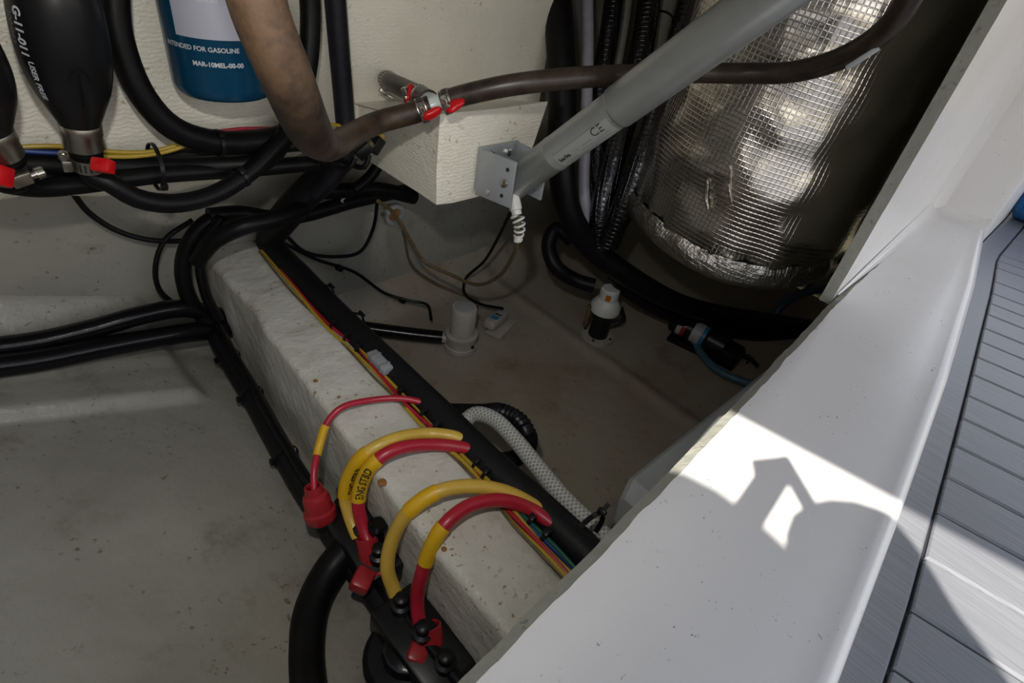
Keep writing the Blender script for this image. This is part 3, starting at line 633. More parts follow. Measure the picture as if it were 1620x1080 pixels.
red_tab(ROOTS[-1], Pd(-8, 277, bend2.dot(VIEW) - 0.012), 0.024, 0.019)
tubeobj('fuel_hose', [bend + bax * 0.006, bend + bax * 0.03] + [Py(*q) for q in ((172, 288, 0.712), (215, 313, 0.708), (270, 322, 0.706), (335, 309, 0.712), (395, 272, 0.722), (438, 228, 0.735), (470, 190, 0.755))], 0.0112, 'black_rubber', 'black fuel hose curving up from under the lettered primer bulb', 'hose', seg=18)
tubeobj('fuel_hose', [bend2 + bax2 * 0.006, bend2 + bax2 * 0.03] + [Py(*q) for q in ((5, 288, 0.715), (60, 296, 0.735), (130, 291, 0.745), (250, 276, 0.75), (380, 268, 0.752), (500, 258, 0.755))], 0.0108, 'black_rubber', 'black fuel hose leaving the unlettered primer bulb along the bulkhead foot', 'hose', seg=16)
tubeobj('fuel_hose', rise([Py(*q) for q in ((176, -50, 0.752), (188, 60, 0.748), (226, 152, 0.744), (275, 203, 0.742), (340, 224, 0.744), (425, 220, 0.750), (490, 200, 0.757))]), 0.0142, 'black_rubber', 'thick black hose sweeping down between the primer bulb and the blue filter', 'hose', seg=18)
tubeobj('fuel_hose', rise([Py(*q) for q in ((486, -60, 0.765), (491, 40, 0.763), (482, 130, 0.755), (455, 205, 0.745), (420, 252, 0.740), (330, 262, 0.757), (150, 262, 0.762), (-60, 255, 0.757))]), 0.0128, 'black_rubber', 'black hose dropping behind the brown hose and turning along the bulkhead', 'hose', seg=16)
tubeobj('vent_hose', rise([Py(*q) for q in ((526, -60, 0.775), (535, 60, 0.775), (545, 180, 0.772), (548, 235, 0.768), (530, 275, 0.775), (500, 305, 0.80))]), 0.0142, 'navy_hose', 'straight black hose standing clear against the white bulkhead', 'hose', seg=18)
tubeobj('loom_tube', PY([(-40, 248), (100, 248), (210, 252), (330, 243), (430, 232), (520, 225)], 0.778), 0.0095, 'black_fabric', 'black sleeved loom behind the fuel hoses on the bulkhead', 'wire loom')
for i, (pts, w_, mt_, lb) in enumerate((([(14, 233), (90, 231), (150, 238), (225, 241), (262, 235), (300, 222)], 0.758, 'yellow_wire', 'upper yellow wire running behind the lettered primer bulb'),
        ([(120, 243), (165, 247), (215, 247), (262, 240), (305, 226)], 0.754, 'yellow_wire', 'lower yellow wire tied beside the upper one under the filter'),
        ([(20, 238), (70, 241), (118, 244), (150, 250)], 0.752, 'blue_wire', 'blue wire beside the yellow wires behind the primer bulb'),
        ([(320, 212), (380, 204), (440, 203), (520, 196)], 0.765, 'red_cable', 'dark red wire under the blue filter'),
        ([(505, 198), (525, 197), (545, 200)], 0.765, 'yellow_wire', 'short yellow wire tip beside the straight black hose'))):
    tubeobj('wire', PY(pts, w_), 0.0026, mt_, lb, 'wire', seg=8)
# small plug connectors under the brown hose
for (x_, y_, x2, y2, d_, lb) in ((572, 240, 585, 228, 0.80, 'black plug connector with pale seal under the brown hose'), (592, 232, 602, 216, 0.81, 'black plug connector with yellow seal against the strut box')):
    a_, b2_ = Pd(x_, y_, d_), Pd(x2, y2, d_); o = thing('plug_connector', lb, 'connector')
    mb = MB(); mb.box((a_ + b2_) / 2 - (b2_ - a_) * 0.3, 0.024, 0.016, 0.016, basis(b2_ - a_), 0.002); part(o, 'housing', mb, 'black_plastic')
    mb = MB(); mb.lathe(b2_, (b2_ - a_), [(-0.008, 0.0065), (0.004, 0.0065), (0.005, 0.004)], seg=12); part(o, 'seal', mb, 'tan_wire' if x_ < 580 else 'yellow_wire')
    mb = MB(); mb.tube([a_ - (b2_ - a_) * 0.8, a_ - (b2_ - a_) * 1.6 + Vector((0, 0, -0.006)), a_ + Vector((-0.05, 0.05, -0.02))], 0.004, seg=8); part(o, 'lead', mb, 'black_rubber')
def ziptie(c, axis, R, label, head_dir=None, tail=0.0, w=0.0045):
    ax = Vector(axis).normalized(); hd = Vector(head_dir) if head_dir is not None else -VIEW; hd = (hd - ax * hd.dot(ax)).normalized(); o = thing('cable_tie', label, 'cable tie')
    mb = MB(); mb.lathe(Vector(c) - ax * w / 2, ax, [(0, R), (0, R + 0.0014), (w, R + 0.0014), (w, R)], seg=20, caps=False); part(o, 'strap', mb, 'black_plastic')
    M3 = Matrix((ax, ax.cross(hd), hd)).transposed(); mb = MB(); mb.box(Vector(c) + hd * (R + 0.003), w * 1.7, 0.008, 0.006, M3, 0.001); part(o, 'head', mb, 'black_plastic')
    if tail: mb = MB(); mb.box(Vector(c) + hd * (R + 0.003 + tail / 2), w * 0.9, 0.0015, tail, M3 @ Matrix.Rotation(0.25, 3, 'X')); part(o, 'tail', mb, 'black_plastic')
    return o
c_ = Py(246, 264, 0.755); ziptie(c_, Py(300, 262, 0.755) - c_, 0.0265, 'black cable tie around the hoses and yellow wires', dn - VIEW * 0.6)
c_ = Py(383, 279, 0.720); ziptie(c_, Py(410, 262, 0.724) - c_, 0.0122, 'black cable tie on the curved fuel hose', -VIEW + right * 0.3)
c_ = Py(345, 226, 0.744); ziptie(c_, Py(380, 224, 0.746) - c_, 0.0150, 'black cable tie on the thick hose below the filter', -VIEW)

# ---- left side of the beam
tubeobj('drain_hose', [Py(*q) for q in ((-60, 556, 0.872), (60, 540, 0.872), (150, 519, 0.872), (225, 498, 0.872), (290, 488, 0.878), (350, 500, 0.885), (390, 506, 0.895))], 0.0150, 'black_gloss', 'upper glossy black hose crossing the floor into the beam', 'hose', seg=18)
tubeobj('drain_hose', [Py(*q) for q in ((-60, 586, 0.845), (60, 570, 0.847), (150, 552, 0.85), (240, 535, 0.855), (300, 526, 0.86), (350, 522, 0.872), (390, 518, 0.885))], 0.0165, 'black_gloss', 'lower glossy black hose lying against the one that enters the beam', 'hose', seg=18)
run = [Pz(*q) for q in ((338, 520, -0.66), (362, 566, -0.672), (398, 626, -0.682), (436, 695, -0.684), (474, 762, -0.684), (524, 838, -0.682), (575, 912, -0.680), (640, 1000, -0.676), (730, 1110, -0.67))]
tubeobj('battery_loom', run, 0.0165, 'black_fabric', 'fat black sleeved cable loom lying along the foot of the beam', 'cable loom', seg=18)
tubeobj('battery_loom', [p + Vector((0.004, 0.006, 0.022)) + Vector((0, 0, 0.004 * math.sin(i * 2))) for i, p in enumerate(run)], [0.007] * len(run), 'black_gloss', 'slim glossy black cable on top of the loom beside the beam', 'cable', seg=12)
for x_, y_, lb in ((362, 566, 'where the drain hoses enter the beam'), (398, 626, 'beside the stepped floor patch'), (452, 722, 'just above the red boots')):
    p_ = Pz(x_, y_, -0.68); ziptie(p_, (0.02, -0.3, 0), 0.018, 'black cable tie on the floor loom ' + lb, Vector((-1, 0, 0.2)))
tubeobj('black_cable', [Py(*q) for q in ((350, 338, 0.86), (315, 362, 0.865), (292, 405, 0.87), (292, 450, 0.875), (312, 492, 0.88), (340, 520, 0.87))], 0.0125, 'black_rubber', 'thick black cable looping over the far end of the beam', 'cable', seg=14)
tubeobj('black_cable', [Py(*q) for q in ((352, 345, 0.84), (328, 380, 0.845), (318, 420, 0.85), (326, 465, 0.86), (345, 505, 0.86))], 0.0085, 'black_gloss', 'slimmer black cable inside the thick loop at the beam end', 'cable', seg=12)
tubeobj('black_cable', [Py(*q) for q in ((312, 412, 0.85), (340, 380, 0.82), (385, 358, 0.80), (430, 348, 0.80), (480, 330, 0.82))], 0.0130, 'black_rubber', 'black cable arching across the top of the beam end', 'cable', seg=14)
tubeobj('black_cable', [Py(*q) for q in ((330, 342, 0.86), (380, 338, 0.86), (430, 345, 0.85), (480, 340, 0.86), (560, 318, 0.87), (650, 300, 0.88))], 0.0130, 'black_rubber', 'black cable running behind the beam end under the strut box', 'cable', seg=14)
tubeobj('thin_wire', PY([(112, 300), (140, 336), (188, 366), (240, 380), (305, 381)], 0.915), 0.0042, 'black_rubber', 'thin black wire drooping across the hull below the fuel hoses', 'wire', seg=8)
tubeobj('thin_wire', PY([(305, 348), (262, 378), (246, 420), (252, 458), (285, 488)], 0.915), 0.0042, 'black_rubber', 'thin black wire looping down to the drain hoses', 'wire', seg=8)
tubeobj('bilge_hose', [Pz(*q) for q in ((556, 862, -0.665), (525, 898, -0.678), (496, 955, -0.684), (484, 1030, -0.684), (490, 1130, -0.675))], 0.0205, 'black_rubber', 'big black hose dropping from the busbar across the floor', 'hose', seg=24)

# ---- right side of the beam: conduit and wires
con = [Py(545, 245, 0.79), Py(505, 285, 0.82), Py(455, 338, 0.86), Pz(428, 384, -0.548), Pz(478, 442, -0.553)] + [Pz(*q, -0.556) for q in ((541, 508), (620, 585), (695, 658), (775, 737), (846, 799), (922, 870), (1010, 952))]
tubeobj('conduit', con, [0.021, 0.024, 0.025, 0.024, 0.0225] + [0.0225] * 4 + [0.0215] * 3, 'black_fabric', 'thick black wrapped conduit running along the edge of the beam', 'conduit', seg=22)
wl = [(418, 392), (470, 458), (520, 512), (560, 548), (600, 592), (645, 640), (690, 686), (735, 728), (775, 772), (815, 822), (860, 868), (920, 930)]
for i, (mt_, off, lb) in enumerate((('yellow_wire', (0, 0), 'yellow wire lying nearest the beam edge'), ('red_cable', (5, -3), 'red wire between the yellow wires beside the conduit'), ('yellow_wire', (9, -6), 'yellow wire lying close under the conduit'), ('blue_wire', (13, -10), 'blue wire against the thick conduit'), ('green_wire', (16, -11), 'green wire lying under the blue one by the conduit'), ('tan_wire', (-2, 2), 'tan wire lying on the white beam top'))):
    pts = [Pz(x - 4 + off[0] + 2.5 * math.sin(k * 1.9 + i * 2.1), y + 3 + off[1] + 1.5 * math.cos(k * 2.3 + i), -0.548 + 0.0022 * math.sin(k * 1.3 + i * 1.7)) for k, (x, y) in enumerate(wl)]
    tubeobj('wire', pts, 0.0026 if i != 5 else 0.0018, mt_, lb, 'wire', seg=8)
wd_ = (Pz(690, 686, ZB) - Pz(560, 548, ZB)).normalized()
for x_, y_, lb in ((527, 518, 'where the yellow wires first show'), (548, 538, 'next to the first tie above the grey splice'), (566, 556, 'nearest above the grey splice'), (632, 627, 'below the grey splice'), (668, 660, 'by the thin red cable'), (688, 682, 'between the thin red cable and the yellow one'), (752, 738, 'by the labelled cables'), (766, 755, 'next to the tie by the labelled cables'), (838, 828, 'by the end of the lower yellow cable'), (860, 852, 'nearest the sill')):
    ziptie(Pz(x_ + 5, y_ - 3, -0.549), wd_, 0.0088, 'black cable tie on the coloured wires ' + lb, Vector((0, 0, 1)) - right * 0.4)
for x_, y_, lb in ((518, 442, 'far'), (565, 487, 'middle')):
    ziptie(Pz(x_ - 10, y_ + 28, -0.556), wd_, 0.0218, 'black cable tie around the conduit, %s one near the pump' % lb, right + up * 0.9, w=0.006)
o = thing('wire_splice', 'grey ribbed splice connector among the yellow wires', 'connector'); c_ = Pz(601, 573, -0.538)
mb = MB(); mb.box(c_, 0.046, 0.016, 0.012, basis(wd_), 0.002); part(o, 'housing', mb, 'grey_bracket')
mb = MB()
mb.box(c_ + wd_ * 0.012, 0.004, 0.0175, 0.0135, basis(wd_), 0.001); mb.box(c_ - wd_ * 0.012, 0.004, 0.0175, 0.0135, basis(wd_), 0.001); part(o, 'ribs', mb, 'faint_ink')
# braided water hose and corrugated piece
tubeobj('braided_hose', [Pz(*q) for q in ((640, 655, -0.72), (695, 690, -0.67), (733, 668, -0.63), (752, 655, -0.615), (780, 662, -0.605), (812, 692, -0.600), (850, 738, -0.598), (892, 788, -0.596), (945, 838, -0.594), (1010, 895, -0.592))], 0.0118, 'braided_hose', 'white braided hose curving out from beneath the conduit', 'hose', seg=20, step=0.006)
tubeobj('corrugated_tube', [Pz(*q) for q in ((700, 650, -0.74), (762, 652, -0.67), (795, 652, -0.635), (820, 665, -0.628), (834, 685, -0.63), (835, 705, -0.66), (815, 725, -0.70), (780, 730, -0.74))], 0.0120, 'black_plastic', 'short ribbed black tube peeking out behind the braided hose', 'tube', rib=0.22, step=0.004)
c_ = Pz(922, 848, -0.568); ziptie(c_, Pz(980, 905, -0.568) - c_, 0.034, 'long black cable tie strapping the braided hose to the conduit', right * 0.7 + up * 1.0, tail=0.012, w=0.006)

# ---- battery cables over the beam
def cable(name, pts, r, mat, label, sleeve=None, text=None, cat='cable'):
    o = thing(name, label, cat); path, rad = smooth(pts, r, 0.004)
    mb = MB(); mb.tube(path, r, seg=18, step=1); part(o, 'jacket', mb, mat)
    if sleeve:
        a_, b_ = sleeve; n = len(path); i0 = min(range(n), key=lambda i: (Vector(pixel(path[i])) - Vector(a_)).length); i1 = min(range(n), key=lambda i: (Vector(pixel(path[i])) - Vector(b_)).length)
        i0, i1 = sorted((i0, i1)); sg = path[i0:i1 + 1]
        mb = MB(); mb.tube(sg, r + 0.0012, seg=18, step=1); sl = part(o, 'heat_shrink_sleeve', mb, 'yellow_sleeve', 'yellow heat-shrink sleeve')
        if text:
            L = [0]
            for p, q in zip(sg, sg[1:]): L.append(L[-1] + (q - p).length)
            def surf(u, v):
                u = max(0, min(L[-1] - 1e-5, u)); k = max(i for i in range(len(L)) if L[i] <= u); k = min(k, len(sg) - 2); f_ = (u - L[k]) / max(1e-6, L[k + 1] - L[k])
                c = sg[k].lerp(sg[k + 1], f_); t_ = (sg[min(k + 2, len(sg) - 1)] - sg[max(0, k - 1)]).normalized(); n_ = (-c); n_ = (n_ - t_ * n_.dot(t_)).normalized(); b2 = n_.cross(t_); an = (v + text[2]) / r
                return c + (n_ * math.cos(an) + b2 * math.sin(an)) * (r + 0.0021)
            lettering(sl, text[0], text[1], lambda u, v: surf(u * 1.0 + text[3], v), 'ink', 0.00020)
    return o
def pixel(p):
    c = Vector((right.dot(p), -up.dot(p), VIEW.dot(p))); return (c.x / c.z * F + 810, c.y / c.z * F + 540)
zt = ZB + 0.012
cable('battery_cable', PZ([(497, 778, -0.60), (497, 745, -0.585), (505, 706, -0.572), (518, 668, -0.550), (540, 645, -0.538), (585, 633, zt), (632, 630, zt), (662, 635, -0.542), (684, 643, -0.546), (716, 660, -0.555)]), 0.0042, 'red_cable', 'thin red cable with yellow sleeve dropping into the uppermost red boot', ((517, 672), (500, 722)))
cable('battery_cable', PZ([(566, 850, -0.64), (553, 815, -0.625), (546, 785, -0.605), (553, 752, -0.575), (578, 718, -0.540), (622, 695, -0.530), (672, 686, zt - 0.002), (712, 689, -0.541), (740, 698, -0.545), (772, 712, -0.553)]), 0.0080, 'yellow_cable', 'yellow cable with printed sleeve beside the labelled red cable', ((548, 785), (583, 715)), ('ENG STBD', 0.0105, -0.0105, 0.008))
cable('battery_cable', PZ([(592, 880, -0.640), (577, 840, -0.625), (567, 800, -0.600), (572, 766, -0.573), (592, 732, -0.540), (625, 711, -0.530), (680, 703, zt), (728, 707, -0.543), (755, 714, -0.546), (792, 732, -0.554)]), 0.0080, 'red_cable', 'red cable with printed yellow sleeve next to the labelled yellow cable', ((567, 789), (598, 728)), ('ENG STBD', 0.0105, -0.0045, 0.006))
cable('battery_cable', PZ([(640, 975, -0.66), (624, 935, -0.645), (613, 898, -0.620), (622, 850, -0.585), (650, 806, -0.545), (692, 778, -0.528), (742, 769, -0.528), (800, 778, -0.534), (848, 802, -0.543), (875, 820, -0.548), (908, 844, -0.556)]), 0.0084, 'yellow_cable', 'plain yellow cable arching over the beam above the lowest red cable', ((648, 812), (690, 778)))
cable('battery_cable', PZ([(690, 1040, -0.66), (668, 1000, -0.650), (660, 950, -0.625), (673, 890, -0.575), (702, 832, -0.535), (742, 800, -0.528), (790, 791, -0.530), (838, 804, -0.540), (874, 829, -0.546), (900, 852, -0.551), (930, 880, -0.557)]), 0.0080, 'red_cable', 'red cable with plain yellow sleeve arching nearest the hatch sill', ((702, 832), (672, 892)))
# red boots and caps
def boot(p0, p1, r, label, stepped):
    ax = p1 - p0; L = ax.length; o = thing('terminal_boot', label, 'terminal boot')
    if stepped: pr = [(0.004, r * 0.50), (-0.001, r * 0.52), (-0.001, r * 0.62), (0.004, r * 0.66), (0.009, r * 0.70), (0.011, r * 0.90), (0.016, r), (L * 0.62, r), (L * 0.66, r * 1.02), (L * 0.70, r * 1.20), (L * 0.92, r * 1.20), (L, r * 1.0)]
    else: pr = [(0.012, r * 0.78), (0, r * 0.80), (-0.001, r * 0.9), (0, r), (L * 0.5, r * 1.02), (L, r * 1.10)]
    mb = MB(); mb.lathe(p0, ax, pr, seg=28, caps=False); part(o, 'boot', mb, 'red_boot')
    mb = MB(); mb.lathe(p0, ax, [(0.013, 0.0005), (0.013, r * 0.78)], seg=20, caps=False); part(o, 'opening', mb, 'ink', 'dark inside of the boot')
    return o
boot(Pz(495, 770, -0.595), Pz(510, 822, -0.640), 0.0165, 'stepped red rubber boot on the thin red cable', True)
boot(Pz(580, 850, -0.625), Pz(592, 918, -0.668), 0.0130, 'red tube boot around the labelled red cable', False)
boot(Pz(678, 990, -0.640), Pz(692, 1062, -0.680), 0.0140, 'red tube boot around the lowest red cable', False)
# black busbars and switch along the beam foot
def busbar(pa, pb, w_, h_, label, studs):
    ax = pb - pa; o = thing('busbar', label, 'busbar'); mb = MB(); mb.box((pa + pb) / 2, ax.length, w_, h_, basis(ax), 0.006); part(o, 'base', mb, 'black_plastic')
    for k_ in range(studs):
        p = pa.lerp(pb, (k_ + 0.5) / studs); st_ = MB(); st_.lathe(p, (0, 0, 1), [(h_ * 0.4, 0.012), (h_ * 0.5 + 0.010, 0.012), (h_ * 0.5 + 0.012, 0.008), (h_ * 0.5 + 0.022, 0.008), (h_ * 0.5 + 0.024, 0.005)], seg=14); part(o, 'stud', st_, 'black_plastic')
    return o
bus1 = busbar(Pz(540, 800, -0.655), Pz(612, 920, -0.665), 0.055, 0.045, 'black busbar block under the labelled cables', 3)
bus2 = busbar(Pz(618, 955, -0.665), Pz(720, 1090, -0.672), 0.062, 0.045, 'black busbar block under the lowest red cable', 3)
def cap(bus, c, r, label):
    mb = MB(); mb.box(c, r * 2, r * 1.7, r * 1.5, Matrix.Rotation(0.6, 3, 'Z') @ Matrix.Rotation(0.3, 3, 'X'), r * 0.35); o = part(bus, 'terminal_cap', mb, 'red_boot', label)
    mb = MB(); mb.tube([c + Vector((r * 0.6, 0, 0)), c + Vector((r * 1.6, -r * 0.3, -r * 0.2)), c + Vector((r * 2.6, -r * 0.4, r * 0.2))], r * 0.22, seg=8, step=0.004); part(o, 'tether', mb, 'red_boot')
cap(bus1, Pz(573, 918, -0.642), 0.0135, 'red rubber terminal cap')
cap(bus2, Pz(662, 1032, -0.655), 0.0145, 'red rubber terminal cap')
o = thing('battery_switch', 'round black battery switch on the floor beside the lowest boot', 'switch'); c_ = Pz(645, 1050, -0.700)
mb = MB(); mb.lathe(c_, (0, 0, 1), [(0, 0.050), (0.022, 0.050), (0.028, 0.044)], seg=32); part(o, 'base', mb, 'black_plastic')
mb = MB(); mb.lathe(c_ + Vector((0, 0, 0.026)), (0, 0, 1), [(0, 0.030), (0.016, 0.028), (0.018, 0.024)], seg=12); part(o, 'knob', mb, 'black_gloss')
for x_, y_, r_, lb in ((546, 775, 0.011, 'black terminal nut behind the labelled cables'), (598, 830, 0.013, 'black terminal nut behind the labelled cable boot')):
    o = thing('terminal_nut', lb, 'terminal'); p = Pz(x_, y_, -0.615); mb = MB(); mb.lathe(p, (0, 0, 1), [(-0.03, r_), (0, r_), (0.004, r_ * 0.7)], seg=8); part(o, 'nut', mb, 'black_gloss'); mb = MB(); mb.lathe(p, (0, 0, 1), [(-0.045, r_ * 1.5), (-0.03, r_ * 1.5)], seg=16); part(o, 'washer', mb, 'black_plastic')
# rust flecks on the beam
for i, (x_, y_, s_) in enumerate(((499, 601, 0.004), (604, 760, 0.0045), (702, 868, 0.006), (536, 517, 0.0035), (715, 878, 0.0035), (690, 745, 0.0025))):
    p = Pz(x_, y_, ZB + 0.0015); mb = MB(); mb.lathe(p - Vector((0, 0, 0.003)), (0.1, 0, 1), [(0, s_ * 0.7), (0.002, s_ * 0.5), (0.003, s_ * 0.2)], seg=11, wob=0.010)
    part(BEAM, 'rust_fleck', mb, 'rust', 'orange rust fleck')

# ---- bilge pump and switch
pb = Pz(728, 548, ZR + 0.004); o = thing('bilge_pump', 'white cylindrical bilge pump on the floor beyond the beam', 'pump')
mb = MB(); mb.lathe(pb, (0, 0, 1), [(0, 0.036), (0.010, 0.036), (0.012, 0.033), (0.030, 0.034), (0.034, 0.036), (0.040, 0.036), (0.042, 0.030)], seg=36); part(o, 'strainer_base', mb, 'pump_white')
mb = MB(); mb.lathe(pb + Vector((0, 0, 0.042)), (0, 0, 1), [(0, 0.0275), (0.062, 0.0275), (0.066, 0.0255), (0.067, 0.018)], seg=36); part(o, 'motor_body', mb, 'pump_white')
mb = MB(); mb.lathe(pb + Vector((0, 0, 0.1085)), (0, 0, 1), [(0, 0.020), (0.002, 0.020), (0.0025, 0.018)], seg=30); part(o, 'cap', mb, 'sticker')
e_ = (Pz(600, 524, ZR + 0.03) - pb).normalized(); e_.z = 0
mb = MB(); mb.tube([pb + e_ * 0.028 + Vector((0, 0, 0.022)), pb + e_ * 0.055 + Vector((0, 0, 0.022))], 0.012); part(o, 'outlet', mb, 'pump_white')
mb = MB(); mb.lathe(pb + Vector((0.004, -0.034, 0.020)), (0.1, -1, 0), [(0, 0.004), (0.003, 0.004)], seg=10); part(o, 'clip', mb, 'ink')
tubeobj('pump_hose', [pb + e_ * 0.042 + Vector((0, 0, 0.022)), pb + e_ * 0.08 + Vector((0, 0, 0.023)), pb + e_ * 0.16 + Vector((0, 0, 0.028)), pb + e_ * 0.25 + Vector((0, 0, 0.035)), pb + e_ * 0.38 + Vector((0, 0, 0.04))], 0.0150, 'black_gloss', 'black hose leading from the bilge pump under the conduit', 'hose', seg=16)
fs0 = Pz(784, 512, ZR + 0.012); fa = (Pz(802, 492, ZR + 0.012) - Pz(768, 524, ZR + 0.012)).normalized(); fb = basis(fa)
o = thing('float_switch', 'pale float switch with blue label beside the bilge pump', 'float switch')
mb = MB(); mb.box(fs0 + Vector((0, 0, 0.012)), 0.075, 0.028, 0.022, fb @ Matrix.Rotation(0.12, 3, 'Y'), 0.005); part(o, 'float', mb, 'pump_white')
mb = MB(); mb.box(fs0 + fb @ Vector((0.004, -0.014, -0.006)), 0.085, 0.040, 0.004, fb, 0.001); part(o, 'base_plate', mb, 'pump_white')
mb = MB(); mb.box(fs0 + fb @ Vector((-0.010, 0, 0.0240)), 0.018, 0.018, 0.001, fb @ Matrix.Rotation(0.12, 3, 'Y')); part(o, 'label', mb, 'label_blue', 'blue label')
mb = MB(); mb.box(fs0 + fb @ Vector((0.008, 0, 0.0222)), 0.006, 0.016, 0.001, fb @ Matrix.Rotation(0.12, 3, 'Y')); part(o, 'slot', mb, 'ink')
for pts, r_, mt_, lb in (([(452, 372, 0.90), (482, 398, 0.90), (530, 406, 0.90), (570, 398, 0.90), (590, 362, 0.90), (598, 305, 0.88)], 0.0036, 'black_rubber', 'black wire sagging beneath the strut box'),
        ([(452, 386, 0.91), (500, 410, 0.91), (560, 430, 0.91), (610, 464, 0.90), (650, 476, 0.87), (676, 482, 0.84), (682, 506, 0.80)], 0.0034, 'black_rubber', 'black wire with joints reaching the floor near the pump'),
        ([(806, 338, 0.72), (790, 372, 0.78), (765, 414, 0.84), (736, 442, 0.88), (734, 462, 0.86), (758, 480, 0.80), (796, 488, 0.74)], 0.0036, 'black_rubber', 'black wire dropping from the strut to the float switch'),
        ([(638, 366, 0.90), (652, 420, 0.91), (690, 448, 0.90), (735, 466, 0.86), (756, 474, 0.82), (748, 498, 0.77)], 0.0030, 'tan_wire', 'dull tan wire leading down to the pump')):
    tubeobj('thin_wire', [Py(*q) for q in pts], r_, mt_, lb, 'wire', seg=8)
for x_, y_, lb in ((537, 424, 'far'), (637, 475, 'near')):
    p = Py(x_, y_, 0.905); mb = MB(); mb.lathe(p - (Py(610, 464, 0.90) - Py(500, 410, 0.91)).normalized() * 0.008, Py(610, 464, 0.90) - Py(500, 410, 0.91), [(0, 0.004), (0.003, 0.007), (0.013, 0.007), (0.016, 0.004)], seg=10); solo('wire_joint', mb, 'black_rubber', 'black crimp joint on the jointed wire, %s end' % ('beam' if lb == 'far' else 'pump'), 'wire joint')
o = thing('wall_grommet', 'round grey grommet on the hull under the strut box', 'grommet'); p = Py(622, 338, YL - 0.004)
mb = MB(); mb.lathe(p, (0, -1, 0), [(0, 0.024), (0.008, 0.024), (0.010, 0.016), (0.004, 0.014)], seg=20); part(o, 'ring', mb, 'sticker'); mb = MB(); mb.lathe(p, (0, -1, 0), [(0.0, 0.014), (0.006, 0.013)], seg=16); part(o, 'core', mb, 'rust')
tubeobj('white_loop', [Py(*q) for q in ((575, 318, 0.87), (550, 310, 0.865), (540, 318, 0.86), (552, 324, 0.86), (580, 316, 0.865))], 0.0024, 'label_white', 'small pale wire loop under the strut box', 'wire', seg=6)
for i, (pts, w_, r_) in enumerate((([(470, 300), (530, 302), (600, 300), (655, 312)], 0.87, 0.014), ([(560, 300), (585, 280), (598, 262)], 0.84, 0.010))):
    tubeobj('black_cable', PY(pts, w_), r_, 'black_rubber', ('black cable bundle level under the strut box', 'black cable rising behind the strut box')[i], 'cable')

# ---- seacock valve and hoses under the muffler
vb = Pz(945, 530, ZR + 0.006); o = thing('sea_valve', 'white capped valve standing on the bilge floor under the hoses', 'valve')
mb = MB(); mb.lathe(vb, (0, 0, 1), [(-0.006, 0.040), (0.003, 0.040), (0.004, 0.034)], seg=28); fl_ = part(o, 'flange', mb, 'pump_white')
for a in (0.3, 1.9, 3.5, 5.0): mb = MB(); mb.lathe(vb + Vector((0.033 * math.cos(a), 0.033 * math.sin(a), 0.003)), (0, 0, 1), [(0, 0.004), (0.003, 0.003)], seg=8); part(fl_, 'screw', mb, 'ink')
mb = MB(); mb.lathe(vb, (0, 0, 1), [(0.003, 0.024), (0.05, 0.022), (0.055, 0.026), (0.075, 0.026)], seg=24); part(o, 'body', mb, 'black_plastic')
mb = MB(); mb.lathe(vb + Vector((0, 0, 0.070)), (0, 0, 1), [(0, 0.028), (0.004, 0.034), (0.020, 0.035), (0.034, 0.026), (0.038, 0.022), (0.062, 0.022), (0.066, 0.018)], seg=28); cp = part(o, 'cap', mb, 'white_plastic')
q = (-vb).normalized(); q.z = 0; q.normalize()
mb = MB(); mb.box(vb + q * 0.0225 + Vector((0, 0, 0.120)), 0.012, 0.003, 0.014, basis(Vector((0, 0, 1)).cross(q))); part(cp, 'label', mb, 'orange_print', 'orange printed label')
mb = MB(); mb.box(vb + right * -0.036 + Vector((0, 0, 0.058)), 0.010, 0.012, 0.060, None, 0.002); part(o, 'lever', mb, 'tan_wire')
mb = MB(); mb.tube([vb + right * 0.02 + Vector((0, 0, 0.03)), vb + right * 0.05 + Vector((0, 0, 0.045)), vb + right * 0.055 + Vector((0, 0.02, 0.07))], 0.005, seg=8); part(o, 'lead', mb, 'black_rubber')
tubeobj('drain_hose', PD([(905, 380, 1.25), (880, 362, 1.24), (868, 385, 1.24), (878, 420, 1.24), (908, 442, 1.26), (940, 452, 1.26)]), 0.0165, 'black_rubber', 'short black hose curling into the white capped valve', 'hose', seg=16)
tubeobj('exhaust_hose', rise(PD([(878, -60, 1.04), (886, 60, 1.05), (890, 160, 1.07), (888, 250, 1.10), (900, 335, 1.15), (935, 390, 1.20), (1000, 440, 1.24), (1070, 478, 1.28), (1140, 497, 1.33), (1210, 508, 1.38), (1290, 520, 1.44)])), [0.027, 0.027, 0.027, 0.027, 0.027, 0.026, 0.025, 0.024, 0.022, 0.022, 0.022, 0.022], 'black_rubber', 'thick black hose hanging at the bulkhead end and running under the muffler', 'hose', seg=20)
tubeobj('exhaust_hose', PD([(955, 395, 1.24), (985, 450, 1.30), (1050, 492, 1.34), (1120, 515, 1.38), (1190, 528, 1.42), (1270, 540, 1.46)]), 0.0185, 'black_rubber', 'second black hose lying below the thick one under the muffler', 'hose', seg=18)
tubeobj('white_tube', rise(PD([(930, -60, 1.10), (930, 80, 1.11), (927, 200, 1.13), (924, 300, 1.16), (934, 365, 1.20)])), 0.0115, 'white_tube', 'pale grey tube hanging vertically behind the lift strut', 'tube', seg=16)
tubeobj('foil_hose', rise(PD([(978, -60, 1.14), (966, 40, 1.14), (950, 140, 1.15), (945, 250, 1.17), (950, 340, 1.20), (962, 395, 1.24)])), [0.020] * 5 + [0.018, 0.016], 'foil_dark', 'dark shiny sleeved hose right beside the pale grey tube', 'hose', seg=20)
